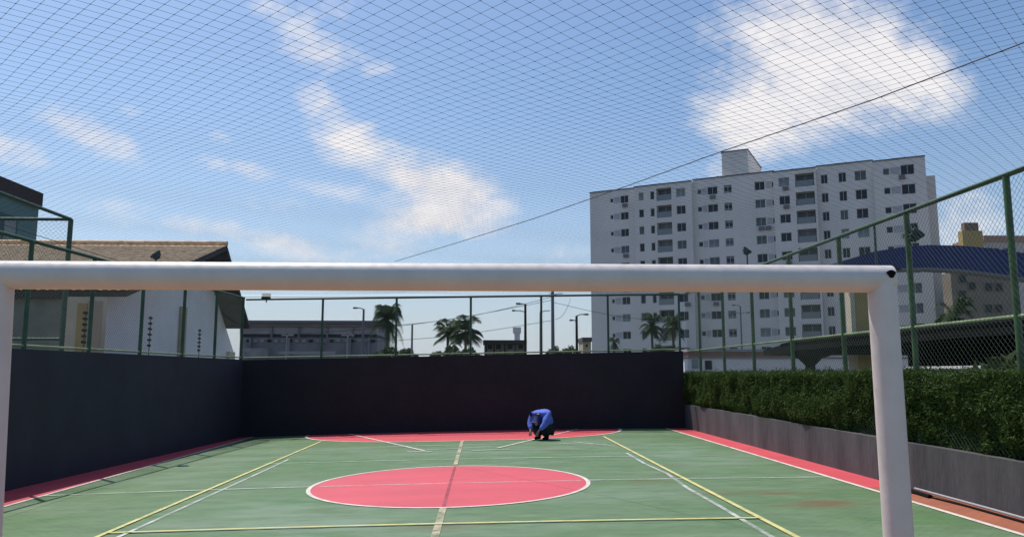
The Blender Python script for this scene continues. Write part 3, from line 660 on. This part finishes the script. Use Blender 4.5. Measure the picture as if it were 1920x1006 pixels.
TW = Matrix.Translation(-Vector((A.x, A.y, 0))) @ TB
names = {'s': 'bathroom_window', 'w': 'window', 'n': 'narrow_window', 'g': 'louvred_window', 'v': 'wide_window', 'b': 'balcony'}
rail_m = mat('balcony glass rail', (.16, .18, .185), .25, spec=.7)
def offs(u): 
    for (u0, u1, o_) in segdefs:
        if u0 - .2 <= u <= u1 + .2: return o_
    return 0
for ci, (a, b, hh, ty) in enumerate(holes):
    w = b - a; h = 2 * hh; u = (a + b) / 2; of = offs(u)
    for fi, z in enumerate(floors):
        r_ = random.random()
        g = 'dark' if r_ < .74 else ('mid' if r_ < .93 else 'pale')
        if ty == 'b': g = 'mid' if r_ < .6 else ('pale' if r_ < .85 else 'dark')
        if ty == 'v': g = 'mid' if r_ < .75 else 'dark'
        fm, gm = win_proto(w, h, ty, g)
        dp = 1.15 if ty == 'b' else .24
        o = put(names[ty], fm, tw, TW @ Matrix.Translation((u, of + dp - .05, z)))
        put('pane', gm, o, Matrix())
        if ty == 'b':
            if 'br' not in protos:
                br = MB(); br.box(-w / 2, -.03, -h / 2, w / 2, .03, -h / 2 + .95); rb_ = bpy.data.meshes.new('railing'); rb_.from_pydata(br.v, [], br.f); rb_.materials.append(rail_m); protos['br'] = rb_
            o2 = put('railing', protos['br'], o, Matrix.Translation((0, -1.05, 0))); 
# pale ceramic panels between the small and the large windows, air conditioners, vertical joints
panel_m = mat('grey ceramic panel', (.40, .39, .40), .6, var=.1, scale=1)
for (p0, p1) in ((1151, 1161.5), (1316.5, 1324.5), (1435, 1444.5), (1671, 1688.5)):
    a, b = upx(p0, rowy(p0)), upx(p1, rowy(p1)); of = offs((a + b) / 2); pm = MB().box(-(b - a) / 2, -.03, -.5, (b - a) / 2, .002, .5)
    pme = bpy.data.meshes.new('spandrel_panel'); pme.from_pydata(pm.v, [], pm.f); pme.materials.append(panel_m)
    for z in floors: put('spandrel_panel', pme, tw, TW @ Matrix.Translation(((a + b) / 2, of, z)))
acm = MB().box(-.4, -.35, -.28, .4, 0, .28); ac = bpy.data.meshes.new('air_conditioner'); ac.from_pydata(acm.v, [], acm.f); ac.materials.append(mat('air conditioner casing', (.16, .16, .17), .7))
for (px, fi) in ((1172, 0), (1172, 3), (1336, 0), (1474, 0), (1474, 1), (1424, 2), (1437, 2), (1692, 0), (1336, 6), (1172, 5), (1286, 6), (1474, 4), (1692, 3), (1612, 5), (1424, 5)):
    u = upx(px, rowy(px)); put('air_conditioner', ac, tw, TW @ Matrix.Translation((u, offs(u), floors[fi] - 1.05)))

# ------------------------------------------------------------ right side: gate arch, beige building, carport, walls
gate = thing('entrance_canopy', (20, 30, 0), 'curved dark blue arched canopy on ochre pillars beyond the hedge', 'canopy')
YG = 30
topc = [(1572, 491), (1600, 483), (1640, 471), (1690, 463), (1740, 459), (1800, 460), (1860, 465), (1920, 474), (1990, 490), (2050, 508)]
botc = [(2050, 532), (1990, 527), (1920, 520), (1860, 511), (1800, 504), (1740, 501), (1690, 502), (1640, 503), (1600, 504), (1572, 504)]
P = [at_y(*q, YG) for q in topc + botc]; MB().prism(P, (0, .8, 0)).build('fascia', blue_m, gate)
bo = [(a, b) for a, b in botc if a >= 1680]; P = [at_y(*q, YG - .05) for q in bo]; P2 = [p_ - Vector((0, 0, .10)) for p_ in P][::-1]
MB().prism(P + P2, (0, .6, 0)).build('trim', mat('grey metal trim', (.16, .16, .17), .6), gate)
a, b = at_y(1590, 505, YG + .4), at_y(1665, 505, YG + .4); MB().box(a.x + .18, YG + .4, -.3, b.x, YG + .75, a.z - .1).build('pillar', ochre, gate)
MB().box(a.x, YG + .35, -.3, a.x + .17, YG + .8, a.z - .1).build('pillar_edge', cream, gate)
a = at_y(2030, 520, YG + .4); MB().box(a.x, YG + .4, -.3, a.x + 1.2, YG + 3, a.z - .2).build('pillar', ochre, gate)
# beige building
bb = thing('apartment_building', (52, 90, 0), 'beige building with a stepped ochre roof tower behind the blue arch', 'building')
Yb = 92
def bbx(p0, y_, p1, name, m, d0=0, d1=14, ybot=None):
    a = at_y(p0, y_, Yb + d0); b = at_y(p1, y_, Yb + d0); zb_ = -.3 if ybot is None else at_y(p0, ybot, Yb + d0).z
    return MB().box(a.x, Yb + d0, zb_, b.x, Yb + d0 + d1, a.z).build(name, m, bb)
brownish = mat('brown grey render', (.22, .18, .14), .9, var=.12, scale=.4); pale = mat('pale render', (.52, .46, .41), .9, var=.08, scale=.5)
bbx(1782, 510, 1893, 'wall', brownish, 0, 1.8); bbx(1804, 432, 1842, 'roof_tower', ochre, .5, .9, 515); bbx(1808, 417, 1834, 'roof_tower', mat('reddish grey render', (.22, .14, .11), .9), .6, .7, 434)
bbx(1846, 452, 1990, 'upper_wall', pale, 1.5, 6, 515); bbx(1844, 441, 1992, 'cornice', mat('reddish cornice', (.42, .25, .18), .9), 1.3, 6.5, 452)
bbx(1894, 510, 2040, 'wall', pale, .3)
for px, py in ((1804, 522), (1822, 536), (1872, 538), (1804, 552), (1804, 575), (1853, 578), (1872, 578), (1853, 538), (1872, 512), (1906, 560), (1906, 580), (1880, 470), (1905, 470), (1862, 470)):
    c_ = at_y(px, py, Yb - .02); dd = 1.5 if py < 500 else (.3 if px > 1893 else 0)
    f = MB().box(c_.x - .5, Yb - .1 + dd, c_.z - .55, c_.x + .5, Yb + .0 + dd - .003, c_.z + .55).build('window', brownish, bb)
    MB().box(c_.x - .42, Yb - .12 + dd, c_.z - .47, c_.x + .42, Yb - .1 + dd, c_.z + .47).build('pane', glass_dark, f)

# carport with black shade cloth
cpt = thing('carport', (12, 22, 0), 'low carport covered in black shade cloth behind the hedge fence', 'carport')
xf, xb = 10.0, 13.6
P = []
for i in range(9):
    t_ = i / 8; P.append((xf + (xb - xf) * t_, 9.0, 2.68 + .30 * math.sin(math.pi * t_) - .05 * t_))
top_ = [(x, y, z) for x, y, z in P]; bot_ = [(x, y, z - .10) for x, y, z in P][::-1]
MB().prism(top_ + bot_, (0, 17.2, 0)).build('shade_cloth', shade_cloth, cpt)
MB().box(xb - .2, 8.5, 1.78, xb - .15, 24.5, 2.55).build('hanging_cloth', shade_cloth, cpt)
MB().box(xf, 9.0, 2.44, xf + .08, 26.2, 2.58).build('edge_beam', black_m, cpt)
for y in (11, 16.5, 22):
    MB().tube([(xb - .6, y, -.3), (xb - .6, y, 2.6)], .09, 10).build('column', black_m, cpt)
# mushroom column carport further back
mc_ = thing('carport', (12.2, 29, 0), 'flared black column carrying a flat dark carport roof behind the white wall gap', 'carport')
c_ = at_y(1519, 680, 29.5); cx_ = c_.x
MB().tube([(cx_, 29.5, -.3), (cx_, 29.5, 2.0), (cx_, 29.5, 2.25), (cx_, 29.5, 2.45)], [.17, .18, .42, 1.0], 16).build('column', black_m, mc_)
a = at_y(1466, 650, 29.5); b = at_y(1720, 650, 29.5)
MB().box(a.x, 28.6, 2.42, b.x + 1, 31.5, 2.62).build('slab', black_m, mc_)
MB().prism([(a.x, 28.6, 2.62), (a.x + 1.2, 28.6, 2.95), (b.x + 1, 28.6, 3.12), (b.x + 1, 28.6, 2.62)], (0, 3, 0)).build('roof', shade_cloth, mc_)

ww = thing('boundary_wall', (15, 34, 0), 'low white boundary wall seen between hedge top and carport', 'wall')
a = at_y(1283, 672, 36); b = at_y(1800, 672, 36); MB().box(a.x, 36, -.3, b.x, 36.2, a.z).build('panel', white_paint, ww)
MB().box(a.x - .05, 35.95, a.z, b.x + .05, 36.25, a.z + .08).build('coping', gray_l, ww)
for px, py in ((1303, 682), (1328, 684)):
    c_ = at_y(px, py, 36); MB().box(c_.x - .15, 35.93, c_.z - .2, c_.x + .15, 36, c_.z + .2).build('meter_box', mat('meter box', (.25, .28, .30), .6) if px < 1320 else black_m, ww)
lb = thing('shed_row', (16, 50, 0), 'long low terracotta band building behind the white boundary wall', 'building')
a = at_y(1290, 659, 52); b = at_y(1500, 659, 52); MB().box(a.x, 52, -.3, b.x, 55, a.z).build('wall', terracotta, lb); MB().box(a.x - .1, 51.8, a.z, b.x, 55.2, a.z + .18).build('roof', gray_l, lb)
for k in range(6): x = a.x + .9 + k * 1.15; MB().box(x, 51.95, 1.6, x + .5, 52.0, 2.6).build('window', dark_gap, lb)
bl = thing('balustrade', (14, 24, 0), 'white balustrade with upright bars in front of the shade cloth', 'balustrade')
xbz = 8.6; y0_, y1_ = at_x(1712, 695, xbz).y, at_x(1800, 695, xbz).y
zt_ = at_x(1750, 691, xbz).z
MB().box(xbz, y1_ - 2, zt_, xbz + .1, y0_ + .3, zt_ + .05).build('rail', white_paint, bl)
yk = y1_ - 2
while yk < y0_ + .2: MB().box(xbz + .02, yk, .2, xbz + .08, yk + .06, zt_).build('bar', white_paint, bl); yk += .17

# ------------------------------------------------------------ beyond the end wall
st = thing('concrete_hall', (-24, 100, 0), 'long grey concrete hall beyond the end wall', 'building')
Ys = 100
def sb(p0, y0_, p1, y1_, name, m, d0=0, d1=8, par=st, Y=Ys):
    a = at_y(p0, y0_, Y + d0); b = at_y(p1, y1_, Y + d0); return MB().box(a.x, Y + d0, b.z, b.x, Y + d0 + d1, a.z).build(name, m, par)
sb(448, 600, 708, 606, 'roof_slab', mat('dark slab edge', (.13, .115, .13), .9), -.6, 12)
sb(450, 605, 706, 612, 'fascia', gray_c, 0, 12); sb(450, 612, 706, 626, 'upper_band', mat('mid concrete', (.29, .27, .285), .9, var=.25, scale=.4), .5, 10)
sb(450, 626, 706, 632, 'recess', mat('dark concrete', (.06, .055, .065), .9), 1.0, 10); sb(450, 632, 706, 720, 'wall', gray_c, .6, 10)
for k, px in enumerate(range(462, 700, 13)): sb(px, 636, px + 7, 641, 'opening', gray_l if k % 3 else dark_gap, .4, .2)
for k, px in enumerate((508, 559, 612, 660)): sb(px, 612, px + 2, 632, 'pier', gray_c, .2, .6)
sb(452, 652, 500, 668, 'low_block', mat('low block render', (.24, .23, .24), .9, var=.3, scale=1), -3, 2); sb(520, 658, 628, 664, 'ramp_edge', gray_l, -3.5, .6)
for k, px in enumerate((467, 540, 600, 655, 690)): sb(px, 632, px + 2, 668, 'pier', gray_c, .0, .5)

sh = thing('bus_shelter', (0, 80, 0), 'low pavilion with a flat dark roof between palms and lamp posts', 'shelter')
sb(906, 637, 988, 643, 'roof', mat('dark roof', (.03, .028, .035), .8), -.5, 6, sh, 80)
for px in (910, 925, 945, 965, 984): sb(px, 643, px + 3, 700, 'column', dark_gap, 0, .4, sh, 80)
sb(908, 643, 986, 700, 'back_wall', gray_l, 4, .2, sh, 80)
for px in (914, 930, 952, 972): sb(px, 646, px + 9, 654, 'opening', dark_gap, 3.9, .05, sh, 80)
rd = thing('water_tower', (4, 170, 0), 'slim pale water tower far beyond the pavilion', 'water tower')
sb(962, 613, 977, 624, 'tank', mat('pale tank', (.55, .54, .58), .8), 0, 2, rd, 170); sb(965, 624, 975, 720, 'shaft', MATS['pale tank'], .2, 1.4, rd, 170)
bd = thing('house', (12, 120, 0), 'small brown roofed building left of the apartment block', 'house')
sb(1092, 632, 1110, 640, 'roof', mat('brown roof', (.09, .06, .06), .9), -.4, 6, bd, 115); sb(1093, 640, 1109, 720, 'wall', beige, 0, 5, bd, 115)
sb(1098, 645, 1102, 650, 'window', dark_gap, -.05, .04, bd, 115)

def lamp_post(px, ptop, Y, label, arms, r=.07, m=lamp_gray, name='street_lamp', cat='street lamp', grp='street lamps beyond the end wall'):
    tp = at_y(px, ptop, Y); o = thing(name, (tp.x, Y, 0), label, cat, grp); k = Y / FPX
    MB().tube([(tp.x, Y, -.3), (tp.x, Y, tp.z)], [r * 1.4, r], 10).build('pole', m, o)
    for (dx, dy, ln) in arms:            # arm offset px, height offset px below top, with a lamp head
        z0 = tp.z - dy * k; z1 = z0 + .12; x1 = tp.x + dx * k
        MB().tube([(tp.x, Y, z0), ((tp.x + x1) / 2, Y, z1), (x1, Y, z1)], .035, 8).build('arm', m, o)
        if ln: s_ = math.copysign(1, dx); MB().box(min(x1, x1 + s_ * ln), Y - .12, z1 - .06, max(x1, x1 + s_ * ln), Y + .12, z1 + .06).build('lamp_head', m, o)
    return o
lamp_post(682, 579, 60, 'grey street lamp with one arm above the concrete hall', [(-12, 1, .3)], .08)
lamp_post(985, 570, 60, 'dark street lamp with two left arms beside the pavilion', [(-9, 2, .35), (-20, 15, .2)], .09, black_m)
lamp_post(1014, 584, 60, 'grey lamp post with a short arm towards the utility pole', [(17, 1, 0)], .10)
lamp_post(1081, 592, 60, 'dark street lamp with arms on both sides left of the block', [(15, 0, .3), (-8, 11, .2)], .09, black_m)
lamp_post(652, 630, 55, 'short pale lamp post standing before the concrete hall wall', [(5, 1, .25), (-5, 1, .25)], .06, gray_l)
lamp_post(538, 630, 55, 'short pale lamp post left of the middle of the concrete hall', [(5, 1, .25), (-4, 1, .2)], .05, gray_l)
lamp_post(773, 608, 58, 'plain slim pole between the tall palm and the twin palms', [], .07, gray_c, 'utility_pole', 'pole', 'poles beyond the end wall')
lamp_post(1036, 545, 62, 'tall utility pole with crossarm rising above the end fence', [(20, 8, 0), (-6, 8, 0)], .12, lamp_gray, 'utility_pole', 'pole', 'poles beyond the end wall')
lamp_post(1388, 574, 80, 'curved grey double lamp in front of the apartment block', [(-10, 0, .3), (12, 14, .3), (-14, 14, .3)], .07, lamp_gray)
lamp_post(1639, 420, 24, 'thin dark pole behind the hedge fence near the blue arch', [], .035, green_steel, 'utility_pole', 'pole', 'poles beyond the end wall')
lamp_post(855, 456, 60, 'very thin pale mast rising above the crossbar', [], .03, gray_l, 'mast', 'pole', 'poles beyond the end wall') if False else None
for k, (a, b, lab) in enumerate((((1036, 556), (690, 612), 'highest overhead wire running left from the utility pole'), ((1036, 562), (560, 625), 'middle overhead wire running left from the utility pole'), ((1036, 600), (620, 640), 'lowest overhead wire running left from the utility pole'),
                               ((1042, 598), (1070, 560), 'short slanting wire right of the utility pole'), ((1036, 566), (1290, 600), 'overhead wire from the utility pole to the apartment block'))):
    p0 = at_y(*a, 62); p1 = at_y(*b, 66 + 4 * k); n = 10
    P = [p0.lerp(p1, i / n) - Vector((0, 0, .5 * math.sin(math.pi * i / n))) for i in range(n + 1)]
    tag(MB().tube(P, .018, 5).build('power_line', black_m), lab, 'wire', 'overhead wires')

# ------------------------------------------------------------ palms and bushes
def palm(px, ptop, pc, Y, span, label, nf=22, seed=0, grp='palm trees outside the walls', droop=1.0):
    rd_ = random.Random(seed); k = Y / FPX; c_ = at_y(px, pc, Y); Rr = span * k / 2; o = thing('palm_tree', (c_.x, Y, 0), label, 'palm tree', grp)
    bend = rd_.uniform(-.3, .3); P = [(c_.x - bend * (1 - t_) ** 2, Y, -.3 + (c_.z + .3) * t_) for t_ in (0, .25, .5, .75, 1)]
    MB().tube(P, [.22, .17, .14, .13, .16], 10).build('trunk', bark, o)
    V = []; Fq = []; rise = (pc - ptop) * k
    for i in range(nf):
        az = 2 * math.pi * (i + rd_.uniform(-.3, .3)) / nf; up = rd_.uniform(-.5, 1.15); L = Rr * rd_.uniform(.9, 1.15)
        pts = []
        for j in range(11):
            t_ = j / 10; h = rise * up * 1.3 * math.sin(min(1.0, t_ * 1.3) * math.pi / 2 * 1.2) - droop * Rr * .75 * t_ ** 2.2 * (1.2 - .5 * up)
            rad = L * (t_ - .18 * t_ ** 3) * (1 - .25 * max(0, up - .5)); pts.append(Vector((c_.x + rad * math.cos(az), Y + rad * math.sin(az), c_.z + h)))
        side = Vector((-math.sin(az), math.cos(az), 0))
        for j in range(1, 10):
            for sub in (0, .5):
                p0 = pts[j].lerp(pts[j + 1], sub); tdir = (pts[j + 1] - pts[j]).normalized(); ll = Rr * .34 * math.sin(math.pi * (.18 + .8 * (j + sub) / 10.5)) + .05
                for sg in (1, -1):
                    tip = p0 + (side * sg * .85 + tdir * .55 + Vector((0, 0, -.45))).normalized() * ll * rd_.uniform(.8, 1.15); wv = tdir * ll * .10
                    n = len(V); V += [tuple(p0 - wv), tuple(p0 + wv), tuple(tip + wv * .3), tuple(tip - wv * .3)]; Fq.append((n, n + 1, n + 2, n + 3))
        for j in range(10):
            n = len(V); w = side * (.03 + .02 * Rr) * (1 - j / 12); V += [tuple(pts[j] - w), tuple(pts[j] + w), tuple(pts[j + 1] + w * .8), tuple(pts[j + 1] - w * .8)]; Fq.append((n, n + 1, n + 2, n + 3))
    np_mesh('crown', V, Fq, palm_leaf, o)
palm(727, 572, 600, 70, 80, 'tall dense palm with drooping fronds right of the concrete hall', 34, 1, droop=1.15)
palm(840, 602, 624, 80, 72, 'left palm of the twin pair left of the pavilion', 26, 2, droop=.45)
palm(873, 598, 620, 78, 80, 'right palm of the twin pair beside the pavilion roof', 28, 3, droop=.45)
palm(1222, 592, 612, 85, 56, 'left palm of the pair in front of the apartment block', 26, 4, droop=.7)
palm(1262, 590, 612, 84, 56, 'right palm of the pair in front of the apartment block', 26, 5, droop=.7)
palm(1152, 628, 642, 90, 30, 'small low palm at the left foot of the apartment block', 16, 6, droop=1.2)
palm(1790, 563, 596, 45, 100, 'palm with spreading fronds below the blue arch', 20, 7, droop=.8)

def bush(px0, px1, ptop, Y, label, n=2500, seed=1, depth=2.0, m=bush_leaf):
    rs = np.random.default_rng(seed); a = at_y(px0, ptop, Y); b = at_y(px1, ptop, Y); w = b.x - a.x; o = thing('bush', ((a.x + b.x) / 2, Y, 0), label, 'bush', None)
    x = rs.uniform(0, 1, n); prof = a.z * (.72 + .28 * np.sin(np.pi * x) ** .6 * (0.8 + .2 * np.sin(x * 17 + seed) + .1 * np.sin(x * 41)))
    z = prof * rs.uniform(0, 1, n) ** .5; y = Y + rs.normal(0, depth / 3, n); P = np.stack([a.x + x * w, y, z], 1)
    V, Fq = leaf_cloud(P, np.array([0, 0, 1.0]), .16, rs); np_mesh('foliage', V, Fq, m, o)
    MB().tube([((a.x + b.x) / 2, Y, -.3), ((a.x + b.x) / 2, Y, a.z * .7)], .08, 7).build('trunk', bark, o)
bush(690, 790, 648, 62, 'dark low shrubs at the foot of the tall palm', 4000, 1, m=palm_leaf)
bush(805, 905, 646, 70, 'dark undergrowth below the twin palms', 4500, 7, m=palm_leaf)
bush(905, 1000, 655, 66, 'low shrubs in front of the pavilion', 2500, 2, m=palm_leaf)
bush(1200, 1290, 645, 74, 'dark undergrowth below the pair of palms by the apartment block', 4000, 8, m=palm_leaf)
bush(1010, 1105, 647, 66, 'low green hedge line behind the lamp posts', 3500, 3)
bush(1380, 1480, 655, 58, 'low green shrubs right of the terracotta shed', 3000, 4)
bush(1835, 1960, 672, 11.5, 'light green shrub rising behind the hedge at the right edge', 2500, 5, .8)

# ------------------------------------------------------------ kneeling person
px_, py_ = 1.60, 20.05; z0p = zf(px_)
fw = Vector((-.66, -.75, 0)).normalized(); sd_ = Vector((-fw.y, fw.x, 0))
def J(f, s, z): return fw * f + sd_ * s + Vector((0, 0, z + z0p)) + Vector((px_, py_, 0))
def skin(name, joints, edges, m, parent, root, sub=2):
    ids = list(joints); me = bpy.data.meshes.new(name); me.from_pydata([tuple(joints[k][0]) for k in ids], [(ids.index(a), ids.index(b)) for a, b in edges], []); me.materials.append(m)
    o = bpy.data.objects.new(name, me); C.objects.link(o); md = o.modifiers.new('skin', 'SKIN'); md.use_smooth_shade = True
    if not me.skin_vertices: me.skin_vertices.new(name='skin')
    for i, k in enumerate(ids): r_ = joints[k][1]; me.skin_vertices[0].data[i].radius = r_ if isinstance(r_, tuple) else (r_, r_); me.skin_vertices[0].data[i].use_root = (k == root)
    sb_ = o.modifiers.new('sub', 'SUBSURF'); sb_.levels = sub; sb_.render_levels = sub
    if parent: o.parent = parent; o.matrix_parent_inverse = parent.matrix_world.inverted() if parent.type != 'EMPTY' else Matrix.Translation(-parent.location)
    return o
person = thing('person', (px_, py_, z0p), 'person in a blue jacket and dark trousers crouching bent forward on the far court', 'person')
skin_m = mat('skin', (.30, .17, .12), .6); jk = mat('blue jacket cloth', (.10, .15, .58), .85, var=.2, scale=8, bump=.4, bscale=18); tr_m = mat('dark trousers cloth', (.008, .009, .016), .9, var=.2, scale=9); hair_m = mat('navy cap cloth', (.018, .025, .12), .85)
B_ = {'pelvis': (J(0, 0, .30), .12), 'waist': (J(.02, 0, .46), .115), 'chest': (J(.14, 0, .62), .14), 'neck': (J(.28, 0, .60), .06), 'headb': (J(.32, 0, .52), .08), 'head': (J(.34, 0, .44), .095), 'chin': (J(.31, 0, .36), .055), 'nose': (J(.385, 0, .375), .022)}
E_ = [('pelvis', 'waist'), ('waist', 'chest'), ('chest', 'neck'), ('neck', 'headb'), ('headb', 'head'), ('head', 'chin'), ('head', 'nose')]
for n_, s in (('l', 1), ('r', -1)):
    B_.update({f'sh{n_}': (J(.19, .19 * s, .62), .055), f'el{n_}': (J(.31, .235 * s, .40), .042), f'wr{n_}': (J(.43, .13 * s, .25), .028), f'pa{n_}': (J(.455, .11 * s, .195), .032),
               f'hp{n_}': (J(-.02, .09 * s, .27), .09), f'kn{n_}': (J(.27, .15 * s, .33), .065), f'an{n_}': (J(.08, .12 * s, .08), .042), f'to{n_}': (J(.24, .13 * s, .035), .032)})
    E_ += [('chest', f'sh{n_}'), (f'sh{n_}', f'el{n_}'), (f'el{n_}', f'wr{n_}'), (f'wr{n_}', f'pa{n_}'), ('pelvis', f'hp{n_}'), (f'hp{n_}', f'kn{n_}'), (f'kn{n_}', f'an{n_}'), (f'an{n_}', f'to{n_}')]
    for q_, (si, ln) in enumerate(((.030, .050), (.010, .060), (-.010, .056), (-.028, .045), (.042, .022))):
        B_[f'f{n_}{q_}'] = (J(.47 + ln * .35, .11 * s - si * s, .155), .009); B_[f'g{n_}{q_}'] = (J(.465 + ln * .5, .11 * s - si * 1.1 * s, .13 - ln * .5), .008)
        E_ += [(f'pa{n_}', f'f{n_}{q_}'), (f'f{n_}{q_}', f'g{n_}{q_}')]
body = skin('body', B_, E_, skin_m, person, 'pelvis', 1)
Jk = {'hem': (J(-.03, 0, .30), (.22, .20)), 'waist': (J(-.02, 0, .47), (.21, .19)), 'chest': (J(.09, 0, .60), (.23, .19)), 'yoke': (J(.20, 0, .62), (.19, .14)), 'col': (J(.28, 0, .59), .095)}
Ej = [('hem', 'waist'), ('waist', 'chest'), ('chest', 'yoke'), ('yoke', 'col')]
for n_, s in (('l', 1), ('r', -1)):
    Jk.update({f'sh{n_}': (J(.17, .20 * s, .60), .105), f'ua{n_}': (J(.25, .225 * s, .50), .11), f'el{n_}': (J(.30, .235 * s, .40), .10), f'fa{n_}': (J(.37, .18 * s, .32), .07), f'wr{n_}': (J(.42, .135 * s, .26), .048)}); Ej += [('yoke', f'sh{n_}'), (f'sh{n_}', f'ua{n_}'), (f'ua{n_}', f'el{n_}'), (f'el{n_}', f'fa{n_}'), (f'fa{n_}', f'wr{n_}')]
skin('jacket', Jk, Ej, jk, person, 'hem')
Tr = {'pelvis': (J(-.02, 0, .29), (.17, .15))}; Et = []
for n_, s in (('l', 1), ('r', -1)):
    Tr.update({f'hp{n_}': (J(.0, .1 * s, .26), .13), f'th{n_}': (J(.15, .14 * s, .31), .115), f'kn{n_}': (J(.27, .15 * s, .33), .095), f'ca{n_}': (J(.15, .125 * s, .19), .125), f'an{n_}': (J(.07, .12 * s, .085), .095)})
    Et += [('pelvis', f'hp{n_}'), (f'hp{n_}', f'th{n_}'), (f'th{n_}', f'kn{n_}'), (f'kn{n_}', f'ca{n_}'), (f'ca{n_}', f'an{n_}')]
skin('trousers', Tr, Et, tr_m, person, 'pelvis')
skin('cap', {'a': (J(.30, 0, .55), .08), 'b': (J(.355, 0, .49), .10), 'c': (J(.375, 0, .435), .085)}, [('a', 'b'), ('b', 'c')], hair_m, person, 'b')
for s in (1, -1):
    skin('shoe', {'a': (J(.05, .12 * s, .055), .05), 'b': (J(.15, .125 * s, .05), .048), 'c': (J(.27, .13 * s, .036), .036)}, [('a', 'b'), ('b', 'c')], black_m, person, 'a')
